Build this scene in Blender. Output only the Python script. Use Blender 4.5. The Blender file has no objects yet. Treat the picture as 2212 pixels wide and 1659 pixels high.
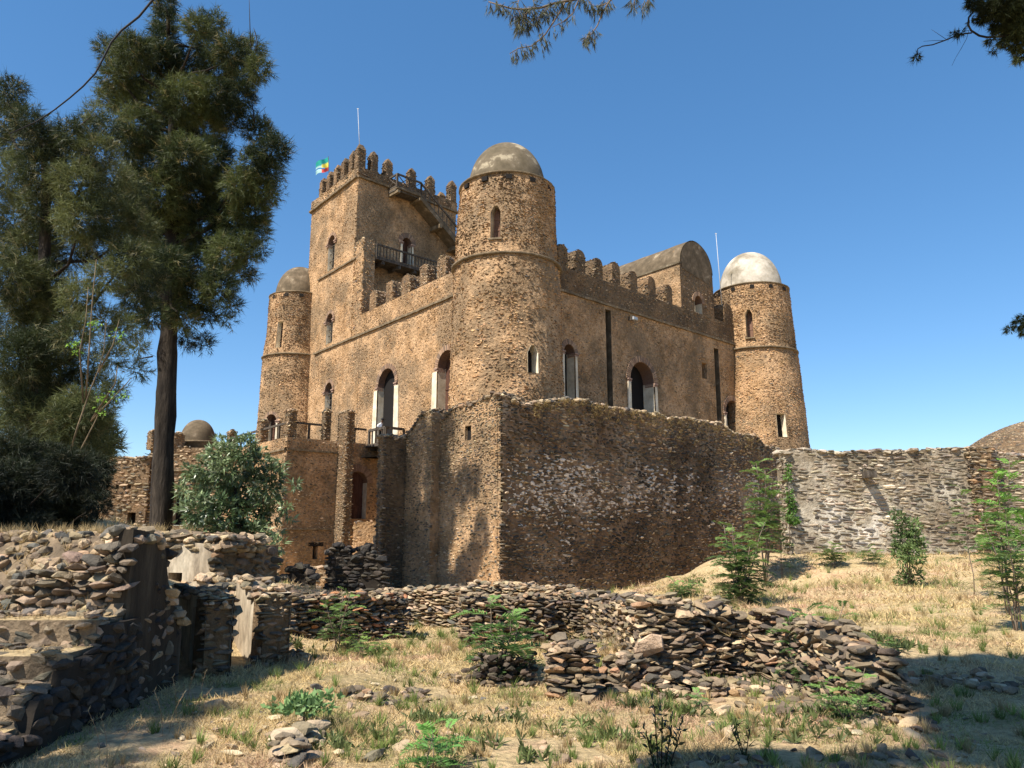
import bpy, bmesh, math, random
import numpy as np
from mathutils import Vector, Matrix
from mathutils.geometry import delaunay_2d_cdt

R_ = math.radians
# ------------------------------------------------------------------ camera
scene = bpy.context.scene
F = 1620.0; CX = 1106.0; CY = 829.5; HZ = 1140.0; EYE = 1.6
TH = math.atan((HZ - CY) / F); CO, SI = math.cos(TH), math.sin(TH)
K = F / CO                                   # px per unit slope at the horizon row
cam_d = bpy.data.cameras.new("camera"); cam = bpy.data.objects.new("camera", cam_d)
scene.collection.objects.link(cam); scene.camera = cam
cam_d.sensor_width = 36; cam_d.lens = F / 2212 * 36
cam_d.clip_start = 0.05; cam_d.clip_end = 3000
cam.location = (0, 0, EYE); cam.rotation_euler = (math.pi / 2 + TH, 0, 0)
# ------------------------------------------------------------------ sky and sun
SUN_EL = 53
SUN_DIR = Vector((-0.70, -0.714, 0)).normalized() * math.cos(R_(SUN_EL)) + Vector((0, 0, math.sin(R_(SUN_EL))))
world = bpy.data.worlds.new("World"); scene.world = world; world.use_nodes = True
nt = world.node_tree; bg = nt.nodes["Background"]
sky = nt.nodes.new("ShaderNodeTexSky"); sky.sky_type = 'NISHITA'; sky.sun_disc = False
sky.sun_elevation = R_(SUN_EL); sky.sun_rotation = math.atan2(SUN_DIR.x, SUN_DIR.y)
sky.altitude = 2200; sky.air_density = 1.0; sky.dust_density = 0.5; sky.ozone_density = 2.5
hs = nt.nodes.new('ShaderNodeHueSaturation'); hs.inputs['Saturation'].default_value = 1.42; gm_ = nt.nodes.new('ShaderNodeGamma'); gm_.inputs[1].default_value = .72; nt.links.new(sky.outputs[0], gm_.inputs[0]); nt.links.new(gm_.outputs[0], hs.inputs['Color']); nt.links.new(hs.outputs[0], bg.inputs[0]); bg.inputs[1].default_value = 0.165
sun_d = bpy.data.lights.new("sun", 'SUN'); sun = bpy.data.objects.new("sun", sun_d)
scene.collection.objects.link(sun); sun_d.energy = 5.0; sun_d.angle = R_(0.55); sun_d.color = (1.0, 0.93, 0.82)
sun.rotation_euler = (-SUN_DIR).to_track_quat('-Z', 'Y').to_euler()
scene.view_settings.view_transform = 'Standard'; scene.view_settings.look = 'None'
scene.view_settings.exposure = 0.85; scene.view_settings.gamma = 1
scene.cycles.max_bounces = 6; scene.cycles.diffuse_bounces = 3; scene.cycles.transparent_max_bounces = 4

# ------------------------------------------------------------------ pixel <-> place
def ray(px, py):
    x = (px - CX) / F; u = (CY - py) / F
    return np.array((x, CO - SI * u, SI + CO * u))
def at(px, py, Y):
    d = ray(px, py); return np.array((0, 0, EYE)) + d * (Y / d[1])
def hx(px, Y): return (px - CX) / K * Y      # x of a pixel column at the horizon row

# ------------------------------------------------------------------ noise
def _h(i, j, s):
    n = (i * 374761393 + j * 668265263 + s * 1442695041) & 0x7fffffff
    n = ((n ^ (n >> 13)) * 1274126177) & 0x7fffffff
    return ((n ^ (n >> 16)) & 0xffff) / 65535.0
def vnoise(x, y, s=0):
    x = np.asarray(x, float); y = np.asarray(y, float)
    i = np.floor(x).astype(np.int64); j = np.floor(y).astype(np.int64)
    fx = x - i; fy = y - j; fx = fx * fx * (3 - 2 * fx); fy = fy * fy * (3 - 2 * fy)
    a = _h(i, j, s); b = _h(i + 1, j, s); c = _h(i, j + 1, s); d = _h(i + 1, j + 1, s)
    return a + (b - a) * fx + (c - a) * fy + (a - b - c + d) * fx * fy
def fbm(x, y, s=0, o=4):
    t = 0; a = 1; n = 0
    for k in range(o):
        t = t + a * vnoise(np.asarray(x) * 2 ** k, np.asarray(y) * 2 ** k, s + k * 17); n += a; a *= 0.5
    return t / n

# ------------------------------------------------------------------ materials
def mat(name, col=None, rough=0.9, attr=False, nscale=6, nvar=0.25, bump=0.3, bscale=40, spec=0.2,
        cols=None, cscale=1.0, transl=0.0, zstretch=1.0, bdist=0.02, detail=8, lichen=0.0, lsc=0.28):
    m = bpy.data.materials.new(name); m.use_nodes = True; t = m.node_tree; N = t.nodes; L = t.links
    b = N["Principled BSDF"]; b.inputs["Roughness"].default_value = rough
    b.inputs["Specular IOR Level"].default_value = spec
    g = N.new("ShaderNodeNewGeometry"); mp = N.new("ShaderNodeMapping"); mp.inputs["Scale"].default_value = (1, 1, zstretch)
    L.new(g.outputs["Position"], mp.inputs[0])
    def noise(sc, det=detail, rg=0.6):
        n = N.new("ShaderNodeTexNoise"); n.inputs["Scale"].default_value = sc; n.inputs["Detail"].default_value = det
        n.inputs["Roughness"].default_value = rg; L.new(mp.outputs[0], n.inputs["Vector"]); return n
    if attr:
        a = N.new("ShaderNodeAttribute"); a.attribute_name = "Col"; src = a.outputs["Color"]
    elif cols:
        r = N.new("ShaderNodeValToRGB"); e = r.color_ramp.elements
        while len(e) < len(cols): e.new(0.5)
        for k, (p, c) in enumerate(cols): e[k].position = p; e[k].color = (*c, 1)
        L.new(noise(cscale, 10, 0.62).outputs["Fac"], r.inputs[0]); src = r.outputs[0]
    else:
        q = N.new("ShaderNodeRGB"); q.outputs[0].default_value = (*col, 1); src = q.outputs[0]
    n1 = noise(nscale); mr = N.new("ShaderNodeMapRange")
    mr.inputs[1].default_value = 0.3; mr.inputs[2].default_value = 0.7
    mr.inputs[3].default_value = 1 - nvar; mr.inputs[4].default_value = 1 + nvar
    L.new(n1.outputs["Fac"], mr.inputs[0])
    if lichen:
        ln = noise(lsc, 12, 0.7); lr = N.new("ShaderNodeMapRange"); lr.inputs[1].default_value = .44; lr.inputs[2].default_value = .56
        lr.inputs[3].default_value = 0; lr.inputs[4].default_value = lichen; L.new(ln.outputs["Fac"], lr.inputs[0])
        lm = N.new("ShaderNodeMix"); lm.data_type = 'RGBA'; lm.blend_type = 'MIX'; L.new(lr.outputs[0], lm.inputs[0]); L.new(src, lm.inputs[6]); lm.inputs[7].default_value = (.12, .095, .062, 1); src = lm.outputs[2]
    mx = N.new("ShaderNodeVectorMath"); mx.operation = 'SCALE'
    L.new(src, mx.inputs[0]); L.new(mr.outputs[0], mx.inputs["Scale"]); L.new(mx.outputs[0], b.inputs["Base Color"])
    if bump > 0:
        n2 = noise(bscale); bp = N.new("ShaderNodeBump"); bp.inputs["Strength"].default_value = bump
        bp.inputs["Distance"].default_value = bdist
        L.new(n2.outputs["Fac"], bp.inputs["Height"]); L.new(bp.outputs[0], b.inputs["Normal"])
    if transl > 0:
        tr = N.new("ShaderNodeBsdfTranslucent"); L.new(mx.outputs[0], tr.inputs[0])
        ms = N.new("ShaderNodeMixShader"); ms.inputs[0].default_value = transl
        L.new(b.outputs[0], ms.inputs[1]); L.new(tr.outputs[0], ms.inputs[2])
        L.new(ms.outputs[0], N["Material Output"].inputs[0])
    return m
M = {}
M['stone'] = mat('field_stone', attr=True, nscale=9, nvar=0.35, bump=0.7, bscale=22, bdist=.04)
M['plaster'] = mat('lime_mortar', cols=[(0.2, (.17, .105, .055)), (0.4, (.34, .205, .10)), (0.5, (.44, .275, .145)), (0.62, (.50, .32, .175)), (0.8, (.37, .255, .145))],
                   cscale=0.9, nscale=6, nvar=0.35, bump=1.0, bscale=7, bdist=0.14, lichen=.6)
M['earth'] = mat('packed_earth', cols=[(0.3, (.10, .075, .05)), (0.5, (.19, .14, .09)), (0.7, (.28, .21, .135))], cscale=2, nscale=10, nvar=0.3, bump=0.8, bscale=20, bdist=.05)
M['mortar_dark'] = mat('weathered_mortar', cols=[(0.25, (.07, .045, .028)), (0.45, (.15, .095, .052)), (0.55, (.22, .135, .07)), (0.75, (.28, .19, .115))],
                   cscale=0.7, nscale=6, nvar=0.35, bump=1.0, bscale=7, bdist=0.14, lichen=.5)
M['mortar_white'] = mat('whitish_mortar', cols=[(0.3, (.12, .095, .06)), (0.47, (.22, .175, .12)), (0.60, (.40, .35, .27)), (0.68, (.60, .54, .45))],
                   cscale=0.45, nscale=5, nvar=0.3, bump=1.0, bscale=9, bdist=0.06)
M['wallplaster'] = mat('old_plaster', cols=[(0.3, (.13, .10, .07)), (0.45, (.26, .21, .15)), (0.55, (.40, .33, .24)), (0.7, (.52, .45, .34))],
                   cscale=2.6, nscale=14, nvar=0.3, bump=0.6, bscale=25, zstretch=0.35)
M['shadeplaster'] = mat('shade_dark_plaster', cols=[(0.3, (.022, .017, .012)), (0.5, (.045, .035, .024)), (0.7, (.10, .08, .055))],
                   cscale=3.0, nscale=14, nvar=0.3, bump=0.5, bscale=25, zstretch=0.3)  # dark copy of the wall plaster, shade put into its colours
M['dome'] = mat('dome_render', cols=[(0.3, (.085, .068, .042)), (0.47, (.12, .095, .06)), (0.56, (.15, .12, .08)), (0.61, (.30, .25, .17)), (0.75, (.36, .31, .22))],
                cscale=1.1, nscale=4, nvar=0.18, bump=0.35, bscale=14)
M['dome_white'] = mat('white_dome_render', cols=[(0.3, (.18, .15, .10)), (0.45, (.29, .25, .19)), (0.56, (.44, .39, .31)), (0.7, (.56, .50, .42))],
                cscale=0.7, nscale=5, nvar=0.15, bump=0.25, bscale=14)
M['dome_dark'] = mat('dark_dome_render', cols=[(0.3, (.08, .06, .037)), (0.5, (.12, .09, .056)), (0.6, (.16, .12, .078)), (0.68, (.30, .24, .16))],
                cscale=1.6, nscale=4, nvar=0.2, bump=0.35, bscale=14)
M['cornice'] = mat('cornice_stone', cols=[(0.3, (.09, .068, .042)), (0.5, (.155, .115, .07)), (0.7, (.25, .19, .12))], cscale=2.5, nscale=8, nvar=0.25, bump=0.6, bscale=14)
M['cream'] = mat('cream_lime_wash', cols=[(0.3, (.50, .40, .27)), (0.5, (.66, .57, .42)), (0.7, (.78, .70, .56))], cscale=1.5, nscale=5, nvar=0.12, bump=0.2, bscale=14)
M['tuff'] = mat('purple_tuff', attr=True, nscale=14, nvar=0.25, bump=0.4, bscale=30)
M['wood'] = mat('grey_timber', cols=[(0.35, (.045, .035, .027)), (0.55, (.085, .07, .055)), (0.7, (.15, .13, .11))], cscale=6, nscale=20, nvar=0.25, bump=0.4, bscale=40, zstretch=0.3)
M['door'] = mat('red_brown_door', cols=[(0.35, (.055, .026, .018)), (0.6, (.10, .048, .032)), (0.8, (.15, .08, .055))], cscale=5, nscale=18, nvar=0.25, bump=0.3, bscale=40, zstretch=0.2)
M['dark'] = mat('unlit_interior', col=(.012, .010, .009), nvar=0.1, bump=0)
M['shutter'] = mat('weathered_shutter', cols=[(0.35, (.16, .09, .06)), (0.6, (.24, .14, .10)), (0.8, (.3, .19, .14))], cscale=4, nscale=18, nvar=0.2, bump=0.3, bscale=40, zstretch=0.2)
M['metal'] = mat('pale_metal', col=(.45, .46, .47), rough=0.4, nvar=0.1, bump=0)
M['glass'] = mat('lamp_glass', col=(.35, .38, .4), rough=0.15, nvar=0.05, bump=0, spec=0.6)
M['bark'] = mat('tree_bark', cols=[(0.35, (.012, .009, .007)), (0.55, (.032, .025, .019)), (0.75, (.075, .06, .046))], cscale=5, nscale=12, nvar=0.35, bump=1.0, bscale=18, zstretch=0.18, bdist=0.05)
M['twig'] = mat('twig_bark', col=(.17, .13, .095), nvar=0.25, bump=0.2)
M['blackvine'] = mat('black_cable', col=(.012, .012, .014), rough=0.6, nvar=0.2, bump=0.2)
M['leaf'] = mat('foliage', attr=True, nscale=3, nvar=0.2, bump=0, rough=0.55, spec=0.25, transl=0.28)
M['gloss'] = mat('glossy_foliage', attr=True, nscale=3, nvar=0.2, bump=0, rough=0.36, spec=0.5, transl=0.2)
M['straw'] = mat('dry_grass', attr=True, nscale=2, nvar=0.2, bump=0, rough=0.7, transl=0.3)
M['cloth'] = mat('cloth', attr=True, nvar=0.08, bump=0.1)
# ground
def ground_mat():
    m = bpy.data.materials.new('dry_ground'); m.use_nodes = True; t = m.node_tree; N = t.nodes; L = t.links
    b = N["Principled BSDF"]; b.inputs["Roughness"].default_value = 0.95; b.inputs["Specular IOR Level"].default_value = 0.1
    g = N.new("ShaderNodeNewGeometry")
    def noise(sc, det=8, rg=.65):
        n = N.new("ShaderNodeTexNoise"); n.inputs["Scale"].default_value = sc; n.inputs["Detail"].default_value = det
        n.inputs["Roughness"].default_value = rg; L.new(g.outputs["Position"], n.inputs["Vector"]); return n
    r = N.new("ShaderNodeValToRGB"); e = r.color_ramp.elements
    for k in range(3): e.new(0.5)
    for k, (p, c) in enumerate([(0.3, (.17, .16, .065)), (0.42, (.40, .30, .155)), (0.52, (.52, .39, .215)), (0.62, (.50, .32, .195)), (0.75, (.58, .45, .27))]):
        e[k].position = p; e[k].color = (*c, 1)
    L.new(noise(0.55, 12, .75).outputs[0], r.inputs[0])
    mr = N.new("ShaderNodeMapRange"); mr.inputs[1].default_value = .3; mr.inputs[2].default_value = .7; mr.inputs[3].default_value = .55; mr.inputs[4].default_value = 1.3
    L.new(noise(14).outputs[0], mr.inputs[0])
    mx = N.new("ShaderNodeVectorMath"); mx.operation = 'SCALE'; L.new(r.outputs[0], mx.inputs[0]); L.new(mr.outputs[0], mx.inputs["Scale"])
    L.new(mx.outputs[0], b.inputs["Base Color"])
    bp = N.new("ShaderNodeBump"); bp.inputs["Strength"].default_value = .9; bp.inputs["Distance"].default_value = .06
    L.new(noise(20).outputs[0], bp.inputs["Height"]); L.new(bp.outputs[0], b.inputs["Normal"])
    return m
M['ground'] = ground_mat()

# ------------------------------------------------------------------ mesh builder
WLOC = {}
class MB:
    def __init__(s): s.V = []; s.F = []; s.C = []; s.n = 0; s.mats = []
    def mi(s, m):
        m = M[m] if isinstance(m, str) else m
        if m not in s.mats: s.mats.append(m)
        return s.mats.index(m)
    def add(s, V, F, m, col=(1, 1, 1), smooth=False):
        V = np.asarray(V, float).reshape(-1, 3); i = s.mi(m)
        s.V.append(V)
        c = np.asarray(col, float)
        if c.ndim == 1: c = np.tile(c, (len(V), 1))
        s.C.append(c)
        if isinstance(F, np.ndarray): s.F.append((F + s.n, i, smooth))
        else:
            by = {}
            for f in F: by.setdefault(len(f), []).append(f)
            for k, fs in by.items(): s.F.append((np.array(fs, int) + s.n, i, smooth))
        s.n += len(V)
    def box(s, c, ax, m, col=(1, 1, 1)):     # c centre, ax 3 half-axis vectors
        a, b, d = [np.array(v, float) for v in ax]; c = np.array(c, float)
        V = [c + i * a + j * b + k * d for i in (-1, 1) for j in (-1, 1) for k in (-1, 1)]
        s.add(V, [(0, 1, 3, 2), (4, 6, 7, 5), (0, 4, 5, 1), (2, 3, 7, 6), (0, 2, 6, 4), (1, 5, 7, 3)], m, col)
    def bar(s, p, q, w, h, m, col=(1, 1, 1)):
        p = np.array(p, float); q = np.array(q, float); d = q - p; l = np.linalg.norm(d)
        if l < 1e-6: return
        d /= l; up = np.array((0, 0, 1.)) if abs(d[2]) < 0.95 else np.array((0.6, 0.8, 0))
        x = np.cross(d, up); x /= np.linalg.norm(x); u = np.cross(x, d)
        s.box((p + q) / 2, (d * l / 2, x * w / 2, u * h / 2), m, col)
    def tube(s, pts, rad, m, n=7, col=(1, 1, 1), wob=0):
        P = np.array(pts, float); k = len(P); rad = np.atleast_1d(rad).astype(float); rad = np.interp(np.linspace(0, 1, k), np.linspace(0, 1, len(rad)), rad) if len(rad) > 1 else np.full(k, rad[0]); V = []
        T = np.gradient(P, axis=0); T /= np.linalg.norm(T, axis=1)[:, None] + 1e-9
        ref = np.array((0.31, 0.95, 0.1))
        for i in range(k):
            a = np.cross(T[i], ref); a /= np.linalg.norm(a); b = np.cross(T[i], a)
            for j in range(n):
                t = 2 * math.pi * j / n; r = rad[i] * (1 + wob * (random.random() - .5))
                V.append(P[i] + r * (math.cos(t) * a + math.sin(t) * b))
        Fs = [(i * n + j, i * n + (j + 1) % n, (i + 1) * n + (j + 1) % n, (i + 1) * n + j) for i in range(k - 1) for j in range(n)]
        Fs += [tuple(range(n))[::-1], tuple(range((k - 1) * n, k * n))]
        s.add(V, Fs, m, col, smooth=True)
    def lathe(s, c, prof, m, n=48, a0=0, a1=2 * math.pi, wob=0, smooth=True):
        c = np.array(c, float); V = []; cl = abs(a1 - a0 - 2 * math.pi) < 1e-6; nn = n if cl else n + 1
        for (r, z) in prof:
            for j in range(nn):
                t = a0 + (a1 - a0) * j / n; rr = r * (1 + wob * (random.random() - .5))
                V.append((c[0] + rr * math.cos(t), c[1] + rr * math.sin(t), c[2] + z))
        Fs = [(i * nn + j, i * nn + (j + 1) % nn, (i + 1) * nn + (j + 1) % nn, (i + 1) * nn + j) for i in range(len(prof) - 1) for j in range(n)]
        s.add(V, Fs, m, smooth=smooth)
    def build(s, name, parent=None, label=None, cat=None, group=None, kind=None, loc=None):
        V = np.concatenate(s.V) if s.V else np.zeros((0, 3)); C = np.concatenate(s.C) if s.C else np.zeros((0, 3))
        base = np.zeros(3)
        if parent is not None: base = WLOC[parent.name]
        elif loc is not None: base = np.array(loc, float)
        me = bpy.data.meshes.new(name)
        me.vertices.add(len(V)); me.vertices.foreach_set("co", (V - base).astype(np.float32).ravel())
        tot = [f.shape[1] * len(f) for f, _, _ in s.F]
        me.loops.add(sum(tot)); me.loops.foreach_set("vertex_index", np.concatenate([f.ravel() for f, _, _ in s.F]).astype(np.int32))
        cnt = np.concatenate([np.full(len(f), f.shape[1]) for f, _, _ in s.F])
        me.polygons.add(len(cnt)); st = np.concatenate(([0], np.cumsum(cnt)[:-1]))
        me.polygons.foreach_set("loop_start", st.astype(np.int32))
        try: me.polygons.foreach_set("loop_total", cnt.astype(np.int32))
        except Exception: pass
        for m in s.mats: me.materials.append(m)
        me.polygons.foreach_set("material_index", np.concatenate([np.full(len(f), i) for f, i, _ in s.F]).astype(np.int32))
        me.update(calc_edges=True); me.validate()
        me.polygons.foreach_set("use_smooth", np.concatenate([np.full(len(f), sm) for f, _, sm in s.F])) if len(me.polygons) == len(cnt) else None
        ca = me.color_attributes.new("Col", 'FLOAT_COLOR', 'POINT')
        if len(me.vertices) == len(C): ca.data.foreach_set("color", np.hstack([C, np.ones((len(C), 1))]).astype(np.float32).ravel())
        o = bpy.data.objects.new(name, me); scene.collection.objects.link(o)
        WLOC[o.name] = base.copy()
        if parent is not None: o.parent = parent
        else: o.location = base
        tagp(o, label, cat, group, kind); return o
def tagp(o, label=None, cat=None, group=None, kind=None):
    if label: o["label"] = label
    if cat: o["category"] = cat
    if group: o["group"] = group
    if kind: o["kind"] = kind
def thing(name, label, cat, loc=(0, 0, 0), group=None):
    o = bpy.data.objects.new(name, None); scene.collection.objects.link(o); o.location = loc
    o.empty_display_size = 0.3; WLOC[o.name] = np.array(loc, float); tagp(o, label, cat, group); return o

# ------------------------------------------------------------------ rocks
def rock_lib(n, k, seed, p=4):
    out = []; rg = np.random.RandomState(seed)
    for _ in range(k):
        d = rg.randn(n, 3); d /= (np.abs(d) ** p).sum(1)[:, None] ** (1 / p); d *= rg.uniform(.8, 1, (n, 1))
        bm = bmesh.new()
        for v in d: bm.verts.new(v)
        r = bmesh.ops.convex_hull(bm, input=bm.verts)
        bmesh.ops.delete(bm, geom=[v for v in bm.verts if not v.link_faces], context='VERTS')
        bmesh.ops.triangulate(bm, faces=bm.faces[:])
        bm.verts.index_update()
        out.append((np.array([v.co[:] for v in bm.verts]), np.array([[v.index for v in f.verts] for f in bm.faces]))); bm.free()
    return out
LIB_S = rock_lib(11, 12, 1); LIB_L = rock_lib(26, 14, 2, 3.5)
def put_rocks(mb, T, A, col, lib, m='stone', seed=0):
    """T (n,3) centres, A (n,3,3) columns = scaled axes, col (n,3)"""
    rg = np.random.RandomState(seed); idx = rg.randint(0, len(lib), len(T))
    for k, (lv, lf) in enumerate(lib):
        q = np.where(idx == k)[0]
        if not len(q): continue
        V = np.einsum('nij,vj->nvi', A[q], lv) + T[q][:, None, :]
        Fc = (lf[None] + (np.arange(len(q)) * len(lv))[:, None, None]).reshape(-1, 3)
        mb.add(V.reshape(-1, 3), Fc, m, np.repeat(col[q], len(lv), axis=0))
def palette(n, pal, rg, jit=0.18):
    w = np.array([p[1] for p in pal], float); w /= w.sum(); c = np.array([p[0] for p in pal])
    r = c[rg.choice(len(pal), n, p=w)]
    return r * rg.uniform(1 - jit, 1 + jit, (n, 1)) * rg.uniform(.95, 1.05, (n, 3))
P_CASTLE = [((.45, .285, .15), 6), ((.375, .235, .125), 6), ((.29, .19, .11), 4), ((.20, .15, .105), 1.8), ((.125, .105, .085), .9)]
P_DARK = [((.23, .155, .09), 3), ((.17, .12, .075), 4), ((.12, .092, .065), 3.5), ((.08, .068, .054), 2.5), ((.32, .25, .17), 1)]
P_RUIN = [((.36, .26, .16), 4), ((.27, .20, .13), 4), ((.18, .145, .10), 3), ((.11, .10, .085), 2), ((.45, .34, .22), 1.5)]
P_RIGHT = [((.33, .27, .19), 4), ((.26, .21, .15), 4), ((.19, .16, .125), 3), ((.12, .11, .095), 1.5), ((.42, .35, .26), 2)]
P_DRY = [((.25, .185, .115), 4), ((.185, .142, .095), 4), ((.13, .10, .072), 3), ((.085, .072, .06), 1.8), ((.33, .20, .11), .6), ((.42, .31, .20), 1.3)]

# ------------------------------------------------------------------ surfaces
def unit(v): v = np.array(v, float); return v / np.linalg.norm(v)
class Pl:
    def __init__(s, O, D, N=None):
        s.O = np.array(O, float)[:2]; s.D = unit(np.array(D, float)[:2])
        if N is None:
            N = np.array((s.D[1], -s.D[0]))
            if N @ (-s.O) < 0: N = -N
        s.N = np.array(N, float)
    def uv(s, px, py, off=0):
        d = ray(px, py); O = s.O + s.N * off
        A = np.array([[d[0], -s.D[0]], [d[1], -s.D[1]]]); t, u = np.linalg.solve(A, O)
        return u, EYE + t * d[2]
    def map(s, u, v, w=0):
        u, v, w = np.broadcast_arrays(np.asarray(u, float), v, w)
        return np.stack([s.O[0] + s.D[0] * u + s.N[0] * w, s.O[1] + s.D[1] * u + s.N[1] * w, v], -1)
    def off(s, w): return Pl(s.O + s.N * w, s.D, s.N)
class Cy:
    def __init__(s, C, Rf):
        s.C = np.array(C, float); s.R = Rf; s.p0 = math.atan2(-s.C[1], -s.C[0]); s.r0 = float(Rf(8.0))
    def uv(s, px, py):
        d = ray(px, py); r = s.r0
        for _ in range(6):
            a = d[0] ** 2 + d[1] ** 2; b = -2 * (d[0] * s.C[0] + d[1] * s.C[1]); c = s.C @ s.C - r * r
            D = max(b * b - 4 * a * c, 0); t = (-b - math.sqrt(D)) / (2 * a); z = EYE + t * d[2]; r = float(s.R(z))
        x, y = t * d[0] - s.C[0], t * d[1] - s.C[1]; an = (math.atan2(y, x) - s.p0 + math.pi) % (2 * math.pi) - math.pi
        return an * s.r0, z
    def map(s, u, v, w=0):
        u, v, w = np.broadcast_arrays(np.asarray(u, float), v, w); a = s.p0 + u / s.r0; r = s.R(v) + w
        return np.stack([s.C[0] + r * np.cos(a), s.C[1] + r * np.sin(a), v], -1)
def frame(S, u, v):
    e = 0.05; p = S.map(u, v, 0)
    t = S.map(u + e, v, 0) - p; t /= np.linalg.norm(t, axis=-1)[..., None]
    k = S.map(u, v + e, 0) - p; k /= np.linalg.norm(k, axis=-1)[..., None]
    n = S.map(u, v, e) - p; n /= np.linalg.norm(n, axis=-1)[..., None]
    return p, t, k, n

# openings ---------------------------------------------------------
class Op:
    def __init__(s, S, xl, xr, yt, yb, arch='round', depth=0.7, wmin=0.25):
        ul, _ = S.uv(xl, (yt + yb) / 2); ur, _ = S.uv(xr, (yt + yb) / 2)
        xm = (xl + xr) / 2; s.u = (ul + ur) / 2; s.w = max(abs(ur - ul), wmin)
        s.v1 = S.uv(xm, yt)[1]; s.v0 = S.uv(xm, yb)[1]; s.arch = arch; s.depth = depth; s.S = S
    def poly(s, g=0):
        h = s.w / 2 + g; u = s.u
        if s.arch == 'flat': return [(u - h, s.v0 - g), (u + h, s.v0 - g), (u + h, s.v1 + g), (u - h, s.v1 + g)]
        if s.arch == 'point':
            a = s.v1 + g - h * 1.2
            return [(u - h, s.v0 - g), (u + h, s.v0 - g), (u + h, a), (u + h * .35, s.v1 + g), (u - h * .35, s.v1 + g), (u - h, a)]
        a = s.v1 - s.w / 2
        return [(u - h, s.v0 - g), (u + h, s.v0 - g)] + [(u + h * math.cos(t), a + h * math.sin(t)) for t in np.linspace(0, math.pi, 13)]
    def hit(s, u, v, g=0.05):
        pad = getattr(s, 'pad', 0); h = s.w / 2 + g; r = (np.abs(u - s.u) < h + (pad + .12 if pad else 0) * (v < s.v1 - s.w / 2)) & (v > s.v0 - g)
        if s.arch == 'flat': return r & (v < s.v1 + g)
        a = s.v1 - s.w / 2
        return r & ((v < a) | ((u - s.u) ** 2 + (v - a) ** 2 < (h + min(pad, .3)) ** 2))
def in_poly(P, poly):
    x, y = P; c = False; n = len(poly)
    for i in range(n):
        x1, y1 = poly[i]; x2, y2 = poly[(i + 1) % n]
        if (y1 > y) != (y2 > y) and x < (x2 - x1) * (y - y1) / (y2 - y1) + x1: c = not c
    return c
def sheet(mb, S, u0, u1, zb, zt, ops=(), step=0.8, thick=0.8, m='plaster', amp=0.05, back=True, seed=0, ends=(1, 1)):
    """thick wall whose face follows S, with openings cut through"""
    n = max(2, int(abs(u1 - u0) / step)); us = np.linspace(u0, u1, n + 1)
    if not callable(zb): _b = zb; zb = lambda u: _b + 0 * np.asarray(u)
    if not callable(zt): _t = zt; zt = lambda u: _t + 0 * np.asarray(u)
    out = [(u, float(zb(u))) for u in us]
    def side(u):
        a, b = float(zb(u)), float(zt(u)); k = max(1, int((b - a) / step)); return [(u, a + (b - a) * i / k) for i in range(1, k)]
    out += side(u1) + [(u, float(zt(u))) for u in us[::-1]] + side(u0)[::-1]
    loops = [out] + [o.poly() for o in ops]
    pts = []; edges = []
    for lp in loops:
        b = len(pts); pts += lp; edges += [(b + i, b + (i + 1) % len(lp)) for i in range(len(lp))]
    lo = min(p[1] for p in out); hi = max(p[1] for p in out); rg = random.Random(seed)
    for u in us[1:-1]:
        for v in np.arange(lo + step / 2, hi, step):
            uu = u + rg.uniform(-.2, .2) * step; vv = v + rg.uniform(-.2, .2) * step
            if float(zb(uu)) + .2 * step < vv < float(zt(uu)) - .2 * step and not any(o.hit(uu, vv, .15) for o in ops): pts.append((uu, vv))
    r = delaunay_2d_cdt([Vector(p) for p in pts], edges, [], 0, 1e-5)
    vv = np.array([(p.x, p.y) for p in r[0]]); holes = [o.poly() for o in ops]; tris = []
    for f in r[2]:
        c = vv[list(f)].mean(0)
        if in_poly(c, out) and not any(in_poly(c, h) for h in holes): tris.append(tuple(f))
    def disp(u, v): return (fbm(np.asarray(u) * .5 + 31, np.asarray(v) * .5, seed, 3) - .5) * 2 * amp
    S.disp = disp
    Fv = S.map(vv[:, 0], vv[:, 1], disp(vv[:, 0], vv[:, 1])); mb.add(Fv, tris, m)
    if back: mb.add(S.map(vv[:, 0], vv[:, 1], -thick), tris, m)
    for lp in loops:
        a = np.array(lp); k = len(a)
        V = np.concatenate([S.map(a[:, 0], a[:, 1], disp(a[:, 0], a[:, 1])), S.map(a[:, 0], a[:, 1], -thick)])
        sk_ = lambda i: lp is out and ((not ends[0] and abs(a[i][0] - u0) < 1e-6 and abs(a[(i + 1) % k][0] - u0) < 1e-6) or (not ends[1] and abs(a[i][0] - u1) < 1e-6 and abs(a[(i + 1) % k][0] - u1) < 1e-6))
        mb.add(V, [(i, (i + 1) % k, k + (i + 1) % k, k + i) for i in range(k) if not sk_(i)], m)
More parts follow.
